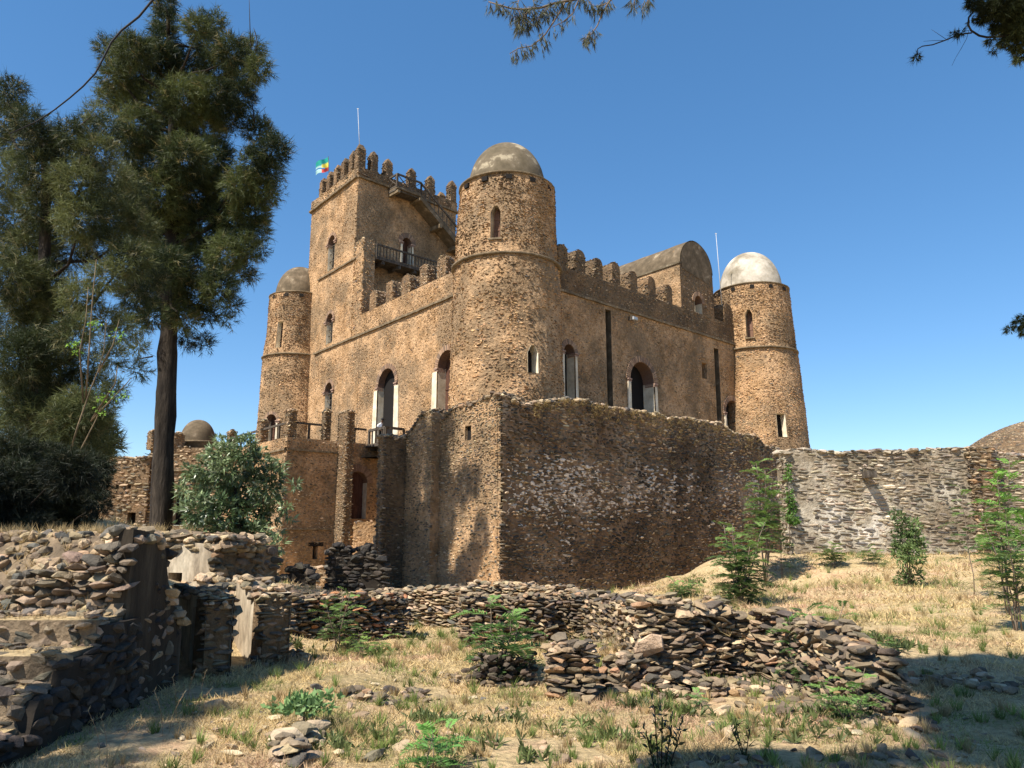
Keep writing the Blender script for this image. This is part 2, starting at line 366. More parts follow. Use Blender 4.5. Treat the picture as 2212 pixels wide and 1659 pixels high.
def skin(mb, S, u0, u1, zb, zt, ops=(), sl=0.3, sh=0.12, prot=0.04, cover=0.8, pal=P_CASTLE, seed=0, lib=None,
         over=0.0, stain=None, tilt=0.12, m='stone', thick=0.1, opg=0.08):
    rg = np.random.RandomState(seed + 5); lib = lib or LIB_S
    if not callable(zb): _b = zb; zb = lambda u: _b + 0 * np.asarray(u)
    if not callable(zt): _t = zt; zt = lambda u: _t + 0 * np.asarray(u)
    uu = np.linspace(u0, u1, 50); lo = float(np.min(zb(uu))); hi = float(np.max(zt(uu)))
    U = []; Vv = []; Ls = []; Hs = []; v = lo + sh * .5
    while v < hi:
        h = sh * rg.uniform(.7, 1.4); n = int((u1 - u0) / sl * 1.5) + 4
        l = sl * rg.uniform(.45, 1.65, n); e = u0 - over - rg.uniform(0, sl * .5) + np.cumsum(l); c = e - l / 2
        q = (c > u0 - over) & (c < u1 + over); c = c[q]; l = l[q]
        U.append(c); Vv.append(np.full(len(c), v + h / 2) + (fbm(c * .35, v * .35, seed + 3, 2) - .5) * .5 + rg.uniform(-.15, .15, len(c)) * h); Ls.append(l); Hs.append(h * rg.uniform(.8, 1.2, len(c))); v += h
    U, Vv, Ls, Hs = map(np.concatenate, (U, Vv, Ls, Hs))
    q = (Vv > zb(U)) & (Vv < zt(U) + sh * .3)
    for o in ops: q &= ~o.hit(U, Vv, opg)
    cv = cover(U, Vv) if callable(cover) else cover
    q &= rg.uniform(0, 1, len(U)) < cv
    U, Vv, Ls, Hs = U[q], Vv[q], Ls[q], Hs[q]; n = len(U)
    if not n: return
    p, t, k, nn = frame(S, U, Vv)
    a = rg.normal(0, tilt, n)[:, None]; t2 = t * np.cos(a) + k * np.sin(a); k2 = k * np.cos(a) - t * np.sin(a)
    b = rg.normal(0, .25, n)[:, None]; n2 = unit_rows(nn + b * k2 + rg.normal(0, .2, n)[:, None] * t2)
    th = thick * rg.uniform(.7, 1.3, n)
    pr = prot * rg.uniform(-.2, 1.6, n)
    if hasattr(S, 'disp'): pr = pr + S.disp(U, Vv)
    T = p + nn * (pr - th * .68)[:, None]
    A = np.stack([t2 * (Ls * .52)[:, None], n2 * th[:, None], k2 * (Hs * .52)[:, None]], -1)
    col = palette(n, pal, rg)
    if stain is not None: col *= stain(U, Vv)[:, None]
    put_rocks(mb, T, A, col, lib, m, seed)
def unit_rows(a): return a / np.linalg.norm(a, axis=-1)[..., None]
def caprocks(mb, S, u0, u1, zt, thick, n, size=.18, pal=P_DARK, seed=0, lib=None, flat=.5, lift=.0):
    rg = np.random.RandomState(seed + 9); u = rg.uniform(u0, u1, n); w = -rg.uniform(-.03, thick, n)
    z = (zt(u) if callable(zt) else zt + 0 * u) + lift + rg.uniform(-.06, .06, n)
    p = S.map(u, z, w); T = p; s = size * rg.uniform(.5, 1.5, n); a = rg.uniform(0, 2 * math.pi, n)
    x = np.stack([np.cos(a), np.sin(a), rg.normal(0, .15, n)], -1); x = unit_rows(x)
    k = unit_rows(np.stack([rg.normal(0, .2, n), rg.normal(0, .2, n), np.ones(n)], -1)); y = np.cross(k, x)
    A = np.stack([x * s[:, None], y * (s * .7)[:, None], k * (s * flat)[:, None]], -1)
    put_rocks(mb, T, A, palette(n, pal, rg), lib or LIB_S, 'stone', seed)
def sbox(mb, S, u0, u1, v0, v1, w0, w1, m, col=(1, 1, 1), nu=1):
    """box in surface coordinates"""
    us = np.linspace(u0, u1, nu + 1)
    for a, b in zip(us[:-1], us[1:]):
        V = [S.map(x, y, z) for x in (a, b) for y in (v0, v1) for z in (w0, w1)]
        mb.add(V, [(0, 1, 3, 2), (4, 6, 7, 5), (0, 4, 5, 1), (2, 3, 7, 6), (0, 2, 6, 4), (1, 5, 7, 3)], m, col)
def window(op, parent, name='window', leaf='door', surround=None, vous=True, caps=True, lining='cream', vw=.32, rad=None, sill=False, label=None, blocks=True, bars=False):
    mb = MB(); S = op.S; d = op.depth; rg = random.Random(int(op.u * 97 + op.v0 * 13)); h = op.w / 2; u = op.u
    a = op.v1 - h if op.arch == 'round' else op.v1
    P = op.poly(-.02)
    # lining of the reveal
    Q = np.array(P); k = len(Q)
    V = np.concatenate([S.map(Q[:, 0], Q[:, 1], .015), S.map(Q[:, 0], Q[:, 1], -d - .05)])
    if op.arch == 'round':
        mb.add(V, [(i, (i + 1) % k, k + (i + 1) % k, k + i) for i in (0, 1, k - 1)], lining)
        mb.add(V, [(i, (i + 1) % k, k + (i + 1) % k, k + i) for i in range(2, k - 1)], 'tuff' if vous else lining, (.16, .10, .075))
    else: mb.add(V, [(i, (i + 1) % k, k + (i + 1) % k, k + i) for i in range(k)], lining)
    # leaf with planks
    if leaf:
        n = len(P); mb.add(S.map(Q[:, 0], Q[:, 1], -d), [tuple(range(n))], leaf)
        if leaf != 'dark':
            for x in (-.5, 0, .5): sbox(mb, S, u + x * h - .015, u + x * h + .015, op.v0 + .02, a, -d, -d + .03, leaf)
            for y in (.33, .66): sbox(mb, S, u - h + .03, u + h - .03, op.v0 + (a - op.v0) * y, op.v0 + (a - op.v0) * y + .08, -d, -d + .035, leaf)
        if bars:
            for y in np.linspace(.1, .9, 4): sbox(mb, S, u - h, u + h, op.v0 + (a - op.v0) * y, op.v0 + (a - op.v0) * y + .05, -d * .5, -d * .5 + .05, 'wood')
    if vous and op.arch == 'round':
        r1 = h + vw; N = max(9, int(math.pi * (h + vw / 2) / .13))
        for i in range(N):
            t0 = math.pi * i / N + .012; t1 = math.pi * (i + 1) / N - .012; V = []
            pj = .05 + .02 * rg.random(); c = rg.choice([(.22, .14, .095), (.29, .185, .12), (.18, .125, .09), (.34, .225, .145)])
            for w in (-.05, pj):
                for (r, t) in ((h, t0), (h, t1), (r1, t1), (r1, t0)): V.append(S.map(u + r * math.cos(t), a + r * math.sin(t), w))
            mb.add(V, [(0, 1, 2, 3), (4, 7, 6, 5), (0, 4, 5, 1), (1, 5, 6, 2), (2, 6, 7, 3), (3, 7, 4, 0)], 'tuff', c)
    if caps:
        for s_ in (-1, 1):
            for (dz, ex, hh) in ((0, .10, .09), (-.12, .05, .10)):
                x0 = u + s_ * (h - .06); x1 = u + s_ * (h + .22 + ex)
                sbox(mb, S, min(x0, x1), max(x0, x1), a + dz - hh, a + dz, -d * .8, .05 + ex, 'tuff', (.30, .20, .15))
    if surround:
        sw = surround
        for s_ in (-1, 1):
            x0 = u + s_ * (h + .01); x1 = u + s_ * (h + sw)
            top = a - .22 if caps else a
            nq = 7; zz = np.linspace(op.v0, top, nq); V = []
            for z in zz:
                e = x1 + s_ * rg.uniform(-.04, .10) * sw + s_ * (sw * .5) * (1 - (z - op.v0) / (top - op.v0)) * .6
                V += [S.map(x0, z, .10), S.map(e, z, .09), S.map(e, z, -.08)]
            mb.add(V, [f for i in range(nq - 1) for f in ((3 * i, 3 * i + 1, 3 * i + 4, 3 * i + 3), (3 * i + 1, 3 * i + 2, 3 * i + 5, 3 * i + 4))], 'cream')
    if sill: sbox(mb, S, u - h - .1, u + h + .1, op.v0 - .1, op.v0, -.2, .12, 'cornice')
    return mb.build(name, parent, label)

def prism_wall(mb, pts, z0, z1, m='plaster', sk=None, amp=.03, seed=0, top='cornice'):
    """closed polygon block (counter-clockwise), skinned on every side"""
    n = len(pts); step = .7
    for i in range(n):
        a = np.array(pts[i][:2], float); b = np.array(pts[(i + 1) % n][:2], float); l = np.linalg.norm(b - a); D = (b - a) / l
        S = Pl(a, D, (D[1], -D[0]))
        k = max(1, int(l / step)); j = max(1, int((z1 - z0) / step)); us = np.linspace(0, l, k + 1); vs = np.linspace(z0, z1, j + 1)
        U, Vv = np.meshgrid(us, vs); W = (fbm(U * .9 + i * 7, Vv * .9, seed, 2) - .5) * 2 * amp; W[:, 0] = W[:, -1] = 0
        mb.add(S.map(U.ravel(), Vv.ravel(), W.ravel()), [(y * (k + 1) + x, y * (k + 1) + x + 1, (y + 1) * (k + 1) + x + 1, (y + 1) * (k + 1) + x) for y in range(j) for x in range(k)], m)
        if sk: skin(mb, S, 0, l, z0, z1, seed=seed * 7 + i, over=0.02, **sk)
    mb.add([(p[0], p[1], z1) for p in pts], [tuple(range(n))], top)

# ------------------------------------------------------------------ ground shape (heights relative to the eye)
GC = [(-6, 3, -1.45), (-3, 4.6, -1.45), (0, 4.8, -1.5), (3, 5, -1.45), (8, 4, -1.3), (-3.2, 7.4, -1.47), (-3.3, 8.2, -1.55), (-3, 9.4, -1.62),
      (-.13, 8.2, -1.7), (2.2, 8.2, -1.65), (.5, 7, -1.6), (-2.6, 11.3, -1.85), (-1.8, 13.3, -1.9), (-2.5, 16, -2.0), (0, 13, -1.85), (3.2, 6, -1.5),
      (3.3, 11, -1.45), (5, 17, -1.75), (7.5, 11.2, -1.5), (10.5, 20, -1.5), (14, 12, -1.4), (10.9, 30, -1.0), (18.6, 30, -1.0), (26, 30, -1.0), (16, 24, -1.25),
      (-.4, 28.6, -2.6), (-3.1, 32, -2.6), (3.9, 33.1, -2.7), (10.3, 39.2, -2.26), (16, 44.6, -1.49), (7, 24, -1.95), (2, 22, -2.2), (-13.3, 44, -3.3), (-8, 36, -3.0),
      (-5.5, 26, -2.5), (-5.5, 18, -2.1), (-8, 29, -2.4), (-9.5, 14, .05), (-13, 14, .12), (-7.6, 15.5, -.1), (-11, 18, .2), (-18, 22, .35), (-11.7, 25, -.3), (-14, 25, -.2), (-20, 35, -.3), (-24, 50, -.4), (-16, 18, .0),
      (-18, 46, -.6), (-8.2, 24, -1.6), (-20, 12, .1), (-5.8, 11.5, -.9), (-5.3, 10, -.6), (-5, 8.6, -.3), (-6.5, 9.5, 0.0), (-9, 9, .0), (-14, 6, 0), (0, 60, -2.5), (60, 60, -1.5), (-60, 60, -1.5),
      (0, -20, -1.4), (60, 0, -1.4), (-60, 0, -1), (0, 300, -3), (300, 300, -3), (-300, 300, -3)]
GCA = np.array(GC)
def gz0(x, y):
    x = np.asarray(x, float); y = np.asarray(y, float); num = 0; den = 0
    for (a, b, c) in GC:
        s = 1 + .06 * (abs(b) + abs(a)); w = 1 / (((x - a) ** 2 + (y - b) ** 2) / (s * s) + .05) ** 2; num = num + w * c; den = den + w
    return num / den
def gz(x, y):
    return EYE + gz0(x, y) + (fbm(np.asarray(x) * .8, np.asarray(y) * .8, 77, 3) - .5) * .10
def gp(px, py, y0=3.5, y1=60):
    """the ground point seen at a pixel"""
    d = ray(px, py)
    for Y in np.arange(y0, y1, .1):
        t = Y / d[1]
        if EYE + t * d[2] < float(gz(t * d[0], Y)): break
    return np.array((t * d[0], Y, float(gz(t * d[0], Y))))
xs = np.concatenate([-np.geomspace(700, 16, 26), np.arange(-15.5, 15.6, .2), np.geomspace(16, 700, 26)])
ys = np.concatenate([-np.geomspace(700, 3, 22), np.arange(-2, 22, .18), np.arange(22.2, 50, .6), np.geomspace(51, 900, 26)])
X, Y = np.meshgrid(xs, ys); Z = gz(X, Y) + (fbm(X * 4, Y * 4, 5, 2) - .5) * .035
g = MB(); nx = len(xs); ny = len(ys); ii = (np.arange(ny - 1)[:, None] * nx + np.arange(nx - 1)[None]).ravel()
g.add(np.stack([X.ravel(), Y.ravel(), Z.ravel()], -1), np.stack([ii, ii + 1, ii + nx + 1, ii + nx], -1), 'ground', smooth=True)
g.build('ground', kind='structure')
# ================================================================== CASTLE
C0 = np.array((hx(1094, 40), 40)); Ld = unit(ray(-212, 1140)[:2]); Rd = unit(ray(2850, 1140)[:2])
LW = Pl(C0, Ld); RW = Pl(C0, Rd)
ZS = 15.55; ZP = 17.1; ZK = 28.65; ZKP = float(LW.uv(769, 364)[1]); ZB = 21.86; ZF = -2.0
castle = thing('castle', 'large rubble stone castle with domed round corner towers and a tall square keep', 'castle', (C0[0], C0[1], EYE - 2.6))
def st(seed, a=.55, b=1.15): return lambda u, v: (a + (b - a) * np.clip((fbm(u * .3, v * .35, seed, 4) - .38) * 4.2, 0, 1)) * (.72 + .4 * np.clip((fbm(u * 1.3, v * .10, seed + 9, 3) - .35) * 3.4, 0, 1))
def cov(seed, lo=.35, hi=.95): return lambda u, v: lo + (hi - lo) * np.clip((fbm(u * .4, v * .45, seed, 4) - .4) * 5, 0, 1)
def string(S, u0, u1, z, parent, h=.14, w=.14, name='string_course', nu=None):
    mb = MB(); rg = random.Random(int(z * 10)); n = nu or max(4, int(abs(u1 - u0) / .45)); us = np.linspace(u0, u1, n + 1)
    for a, b in zip(us[:-1], us[1:]):
        j = rg.uniform(-.02, .025); k = rg.uniform(-.012, .012)
        sbox(mb, S, a, b - .004, z - h / 2 + k, z + h / 2 + k, -.12, w + j, 'cornice')
    return mb.build(name, parent)

def merlon(S, u, w, th, z0, h, parent, pal, cap='mortar_dark', taper=0.0, point=False, seed=0, arc=.9):
    mb = MB(); hw = w / 2; pr = [(-hw, 0)]
    if point:
        pr = [(-hw, 0), (-hw * .97, h * .72), (-hw * 1.12, h * .74), (-hw * .95, h * .80), (-hw * .55, h * .95), (0, h), (hw * .55, h * .95), (hw * .95, h * .8), (hw * 1.12, h * .74), (hw * .97, h * .72), (hw, 0)]
    else:
        a = h - hw * arc; pr += [(-hw * math.cos(t), a + hw * arc * math.sin(t)) for t in np.linspace(0, math.pi, 9)] + [(hw, 0)]
    k = len(pr); V = []
    for d in (0.02, -th):
        for (x, y) in pr:
            s = 1 - taper * (y / h); dd = d if not point or y < h * .75 else (d + th / 2) * (.9 if y < h * .9 else .45) - th / 2
            V.append(S.map(u + x * s, z0 + y, dd))
    mb.add(V, [tuple(range(k))[::-1], tuple(range(k, 2 * k))], 'mortar_dark')
    mb.add(V, [(i, i + 1, k + i + 1, k + i) for i in range(k - 1)], cap)
    top = h * .72 if point else h - hw * arc
    prf = (lambda uu: z0 + top + np.sqrt(np.clip(hw ** 2 - (uu - u) ** 2, 0, 9)) * (arc * .7 if not point else .5))
    kw = dict(sl=.24, sh=.1, prot=.04, cover=.9, pal=pal, thick=.08)
    skin(mb, S, u - hw, u + hw, z0, prf, seed=seed, **kw)
    p = S.map(u - hw, z0)[:2]; q = S.map(u + hw, z0)[:2]
    for (o, N) in ((p, -S.D), (q, S.D)):
        SS = Pl(o, -S.N, N); skin(mb, SS, 0, th, z0, z0 + top, seed=seed + 3, **kw)
    if not point: caprocks(mb, S, u - hw * .9, u + hw * .9, lambda q: z0 + top + arc * np.sqrt(np.clip(hw ** 2 - (q - u) ** 2, 0, 9)) - .02, th, 60, .09, pal, seed + 5, flat=.35)
    return mb.build('merlon', parent)

# ---- left (sunlit) wall
D1 = Op(LW, 816, 852.4, 797, 980, depth=.42); D2 = Op(LW, 946, 984, 757, 930, depth=.55); D1.pad = .5; D2.pad = .5
m = MB(); sheet(m, LW, 0, 17.6, ZF, ZS, [D1, D2], thick=1.1, seed=1)
skin(m, LW, .5, 17.6, ZF + 6, ZS, [D1, D2], sl=.21, sh=.066, prot=.015, cover=cov(11, .25, .9), pal=P_CASTLE, seed=1, stain=st(21, .6, 1.25), opg=.12)
wl = m.build('wall', castle, 'sunlit front wall with two tall arched doorways')
LWo = LW.off(.04); m = MB(); sheet(m, LWo, 0, 17.6, ZS, ZP, thick=.9, seed=2, m='plaster')
skin(m, LWo, .5, 17.6, ZS, ZP, sl=.21, sh=.066, prot=.0155, cover=.8, pal=P_CASTLE, seed=2, stain=st(22, .6, 1.1)); m.build('parapet', wl)
string(LW, .5, 25.4, ZS, wl)
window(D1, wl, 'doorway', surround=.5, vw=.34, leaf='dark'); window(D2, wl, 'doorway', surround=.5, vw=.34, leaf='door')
for i, (zx, zx2, zy) in enumerate([(840, 895, 1440), (955, 1010, 1390), (1065, 1130, 1330), (1195, 1255, 1270), (1320, 1385, 1200)]):
    a = LW.uv((800 + zx * .452) * .6777, (300 + zy * .452) * .6777)[0]; b = LW.uv((800 + zx2 * .452) * .6777, (300 + zy * .452) * .6777)[0]
    merlon(LW, (a + b) / 2 + .1, (1.0, .9, 1.06, .94, 1.02)[i], .95, ZP - .08, (1.5, 1.58, 1.44, 1.55, 1.5)[i], wl, P_RUIN, seed=30 + i, arc=.5)
# ---- right (shaded) wall
A1 = Op(RW, 1362, 1413, 783, 935, depth=.85); A2 = Op(RW, 1218, 1241, 744, 900, depth=.6); A3 = Op(RW, 1569, 1599, 866, 990, depth=.6)
S1 = Op(RW, 1310, 1322, 670, 900, 'flat', .45); S2 = Op(RW, 1546, 1556, 754, 930, 'flat', .4); W1 = Op(RW, 1516, 1526.5, 784, 818, 'flat', .5)
ro = [A1, A2, A3, S1, S2, W1]
m = MB(); sheet(m, RW, 0, 24.6, ZF, ZS, ro, thick=1.1, seed=3)
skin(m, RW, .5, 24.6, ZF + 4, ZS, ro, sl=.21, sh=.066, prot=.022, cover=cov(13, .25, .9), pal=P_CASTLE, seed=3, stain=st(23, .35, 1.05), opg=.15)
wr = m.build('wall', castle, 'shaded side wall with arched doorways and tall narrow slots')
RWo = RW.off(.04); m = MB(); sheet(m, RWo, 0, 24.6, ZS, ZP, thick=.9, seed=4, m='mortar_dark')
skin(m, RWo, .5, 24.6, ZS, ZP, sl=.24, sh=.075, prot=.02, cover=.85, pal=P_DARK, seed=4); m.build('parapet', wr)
string(RW, .5, 24.6, ZS, wr)
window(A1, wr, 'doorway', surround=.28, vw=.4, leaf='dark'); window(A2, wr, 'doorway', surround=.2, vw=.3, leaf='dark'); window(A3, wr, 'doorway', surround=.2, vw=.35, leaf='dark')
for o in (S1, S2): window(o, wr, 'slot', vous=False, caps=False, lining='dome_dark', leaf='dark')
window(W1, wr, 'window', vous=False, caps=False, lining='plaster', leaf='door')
for i, (xr, y) in enumerate([(1226, 560), (1263, 575), (1302, 590), (1339, 603), (1377, 620), (1416, 637), (1453, 653), (1578, 675)]):
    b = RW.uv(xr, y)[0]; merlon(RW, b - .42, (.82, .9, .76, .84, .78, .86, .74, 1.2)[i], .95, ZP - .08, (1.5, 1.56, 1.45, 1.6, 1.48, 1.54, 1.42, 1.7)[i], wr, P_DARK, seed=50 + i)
# ---- far walls and roof
far_l = LW.map(28.5, 0)[:2]; far_r = RW.map(26.8, 0)[:2]; fc = far_l + Rd * 26.8
BL = Pl(far_l, Rd, -LW.D * -1); BL = Pl(far_l, Rd, Ld); BR = Pl(far_r, Ld, Rd)
m = MB(); sheet(m, BL, 0, 26.8, ZF, ZP, thick=1, seed=5, step=1.5); sheet(m, BR, 0, 28.5, ZF, ZP, thick=1, seed=6, step=1.5); m.build('rear_wall', castle)
m = MB(); z = ZS + .1; m.add([(*C0, z), (*far_r, z), (*fc, z), (*far_l, z)], [(0, 1, 2, 3)], 'dome'); m.build('roof', castle)

# ---- square keep
SK = 18.94; SE = 27.55
KO = LW.map(SK, 0)[:2]; KR = Pl(KO, Rd).off(.09); KE = LW.map(SE, 0)[:2]
WA = Op(LW, 709, 723, 510, 583, depth=.4, wmin=.8); WB = Op(LW, 705.5, 719, 678, 742, depth=.4, wmin=.8); WC = Op(LW, 702, 717.5, 827, 900, depth=.4, wmin=.8)
m = MB(); sheet(m, LW, 17.5, SE, ZF, ZB, [WB, WC], thick=1.0, seed=7)
skin(m, LW, 17.5, SE, ZF + 6, ZB, [WB, WC], sl=.21, sh=.066, prot=.015, cover=cov(17, .2, .85), seed=7, stain=st(27, .7, 1.3), opg=.12)
sheet(m, LW, SK, SE, ZB, ZK, [WA], thick=1.0, seed=8, ends=(0, 1)); skin(m, LW, SK, SE, ZB, ZK, [WA], sl=.21, sh=.066, prot=.015, cover=cov(18, .2, .85), seed=8, stain=st(28, .7, 1.25), opg=.12, over=.02)
keep = m.build('square_tower', castle)
WD = Op(KR, 868.5, 888.4, 514, 560, depth=.5); WD.v0 = 22.65
m = MB(); sheet(m, KR, 0, 9.85, 14, ZK, [WD], thick=.3, seed=9, m='plaster'); skin(m, KR, 0, 9.85, 15, ZK, [WD], sl=.22, sh=.075, prot=.008, cover=cov(19, .3, .85), pal=P_CASTLE, seed=9, stain=st(29, .35, .95), over=.02)
KB = Pl(KE, Rd, Ld); KF = Pl(KR.map(9.85, 0)[:2], Ld, Rd)
sheet(m, KB, 0, 9.85, 14, ZK, thick=.8, step=1.5); sheet(m, KF, 0, SE - SK, 14, ZK, thick=.8, step=1.5); m.build('wall', keep)
# pier beside the balcony
p0 = LW.map(17.42, 0)[:2]; p1 = p0 + Rd * .95; p2 = KO + Rd * .95
zpr = float(LW.uv(787, 513)[1])
m = MB(); prism_wall(m, [p0, p1, p2, KO], ZB - .2, zpr, sk=dict(sl=.28, sh=.12, prot=.04, cover=.85, pal=P_RUIN), seed=60)
prism_wall(m, [p0, p1, p2, KO], ZS, ZB - .2, sk=dict(sl=.28, sh=.12, prot=.04, cover=.8, pal=P_CASTLE), seed=61)
caprocks(m, LW, 17.42, SK, zpr, .9, 60, .13, P_DARK, 62); m.build('pier', keep)
string(LW, SK - .3, 25.4, ZB, keep, .13, .12)
zz = ZK
for (S, a, b) in ((LW, SK - .08, SE + .1), (KR, -.08, 9.95), (KB, -.1, 9.95), (KF, -.1, SE - SK + .1)): string(S, a, b, zz, keep, .14, .22)
m = MB()
for (S, a, b, q) in ((LW, SK - .06, SE + .06, 1), (KR, -.06, 9.9, 1), (KB, -.06, 9.9, 0), (KF, -.06, SE - SK + .06, 0)):
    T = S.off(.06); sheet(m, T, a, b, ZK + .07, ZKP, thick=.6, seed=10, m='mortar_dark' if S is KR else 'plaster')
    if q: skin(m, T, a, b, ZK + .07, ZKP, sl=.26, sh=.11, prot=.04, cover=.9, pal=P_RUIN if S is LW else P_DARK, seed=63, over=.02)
m.build('parapet', keep)
m = MB(); m.add([(*KO, ZK - .1), (*(KO + Rd * 9.85), ZK - .1), (*(KE + Rd * 9.85), ZK - .1), (*KE, ZK - .1)], [(0, 1, 2, 3)], 'dome'); m.build('roof', keep)
mk = [(345, 930), (530, 800), (715, 660), (900, 560), (1110, 400)]
for i, (zx, zy) in enumerate(mk):
    u = LW.uv(664.1 + .0827 * zx, 325.3 + .0827 * zy)[0]; merlon(LW.off(.06), u - .25, .62, .62, ZKP - .05, 1.75 + .06 * i, keep, P_DARK, taper=.1, point=True, seed=70 + i)
merlon(LW.off(.06), SK + .25, .62, .66, ZKP - .05, 2.15, keep, P_DARK, taper=.05, point=True, seed=77)
for i, (zx, zy) in enumerate([(295, 250), (850, 420), (1295, 600)]):
    u = KR.uv(813.2 + .0919 * zx, 338.85 + .0919 * zy)[0]; merlon(KR.off(.06), u, .62, .62, ZKP - .05, 1.75, keep, P_DARK, taper=.1, point=True, seed=80 + i)
u = KR.uv(664.1 + .0827 * 1750, 325.3 + .0827 * 350)[0]; merlon(KR.off(.06), u, .6, .62, ZKP - .05, 1.9, keep, P_DARK, taper=.1, point=True, seed=85)
merlon(KR.off(.06), 9.5, .62, .66, ZKP - .05, 2.1, keep, P_DARK, taper=.05, point=True, seed=86)
for i in range(3): merlon(KF, 2 + 2.3 * i, .62, .62, ZKP - .05, 1.7, keep, P_DARK, taper=.1, point=True, seed=87 + i)
for o in (WA, WB, WC): window(o, keep, 'window', surround=.0, vw=.26, leaf='dark', bars=True)
window(WD, keep, 'doorway', vw=.42, leaf='door', surround=.15)
# railing helper
def railing(S, u0, u1, z0, z1, h, parent, step=.28, w=0, post=.09, top=.13, cross=False, name='railing', bal=.05, label=None):
    """z0,z1 floor heights at both ends"""
    mb = MB(); l = abs(u1 - u0); P = lambda t, dz: S.map(u0 + (u1 - u0) * t, z0 + (z1 - z0) * t + dz, w)
    mb.bar(P(0, h), P(1, h), post * 1.3, top, 'wood'); mb.bar(P(0, .06), P(1, .06), post, post, 'wood')
    for t in (0, 1): mb.bar(P(t, -.05), P(t, h), post * 1.3, post * 1.3, 'wood')
    if cross:
        n = max(1, int(l / 1.1))
        for i in range(n):
            a, b = i / n, (i + 1) / n; mb.bar(P(a, .08), P(b, h), .06, .06, 'wood'); mb.bar(P(a, h), P(b, .08), .055, .055, 'wood'); mb.bar(P(b, 0), P(b, h), post, post, 'wood')
    else:
        n = max(1, int(l / step))
        for i in range(1, n): mb.bar(P(i / n, 0), P(i / n, h), bal, bal, 'wood')
    return mb.build(name, parent, label)
# ---- keep balcony
zb_ = float(KR.off(1.5).uv(815, 556)[1])
m = MB(); sbox(m, KR, .95, 9.8, zb_ - .14, zb_, 0, 1.55, 'wood', nu=6)
for u in np.arange(1.6, 9.6, 1.5): sbox(m, KR, u - .11, u + .11, zb_ - .42, zb_ - .15, 0, 1.5, 'wood')
bal = m.build('balcony', castle); railing(KR, .97, 9.7, zb_, zb_, 1.05, bal, step=.3, w=1.5)
# ---- outside stair to the keep roof
wS = 1.25; SS = KR.off(wS); ua, za = SS.uv(858.2, 402); ub, zb2 = SS.uv(910.6, 420); uc, zc = SS.uv(951, 469.5); zl = (za + zb2) / 2
slope = (zc - zl) / (uc - ub); ue = 9.75; ze = zl + slope * (ue - ub)
m = MB(); sbox(m, KR, ua, ub, zl - .18, zl, 0, wS, 'dome_dark', nu=4); sbox(m, KR, ua - .05, ub, zl - .32, zl - .18, .15, wS - .15, 'wood', nu=4)
for u in (ua + .12, ub - .1): sbox(m, KR, u - .12, u + .12, zl - .55, zl - .33, 0, wS + .1, 'cornice')
V = [SS.map(a_, b_, w_) for w_ in (0, -wS) for (a_, b_) in ((ub - .05, zl - .1), (ue, ze - .1), (ue, ze - .62), (ub - .05, zl - .45))]
m.add(V, [(0, 1, 2, 3), (7, 6, 5, 4), (0, 4, 5, 1), (1, 5, 6, 2), (2, 6, 7, 3), (3, 7, 4, 0)], 'dome_dark')
n = 22
for i in range(n):
    a = ub + (ue - ub) * i / n; b = ub + (ue - ub) * (i + 1) / n; zt_ = zl + slope * (a - ub) - .02
    sbox(m, KR, a, b, zt_ - .3, zt_, 0.02, wS - .03, 'dome_dark')
for u in (uc, uc + 1.9): z_ = zl + slope * (u - ub); sbox(m, KR, u - .14, u + .14, z_ - .95, z_ - .62, 0, wS + .12, 'cornice')
stair = m.build('stairway', castle)
railing(KR, ua, ub, zl, zl, 1.05, stair, w=wS - .06, cross=True)
S0 = Pl(KR.map(ua + .03, 0)[:2], -KR.N, -KR.D); railing(S0.off(0), -wS + .05, 0, zl, zl, 1.05, stair, cross=True)
railing(KR, ub, ue, zl - .1, ze - .1, 1.1, stair, step=.42, w=wS - .06)
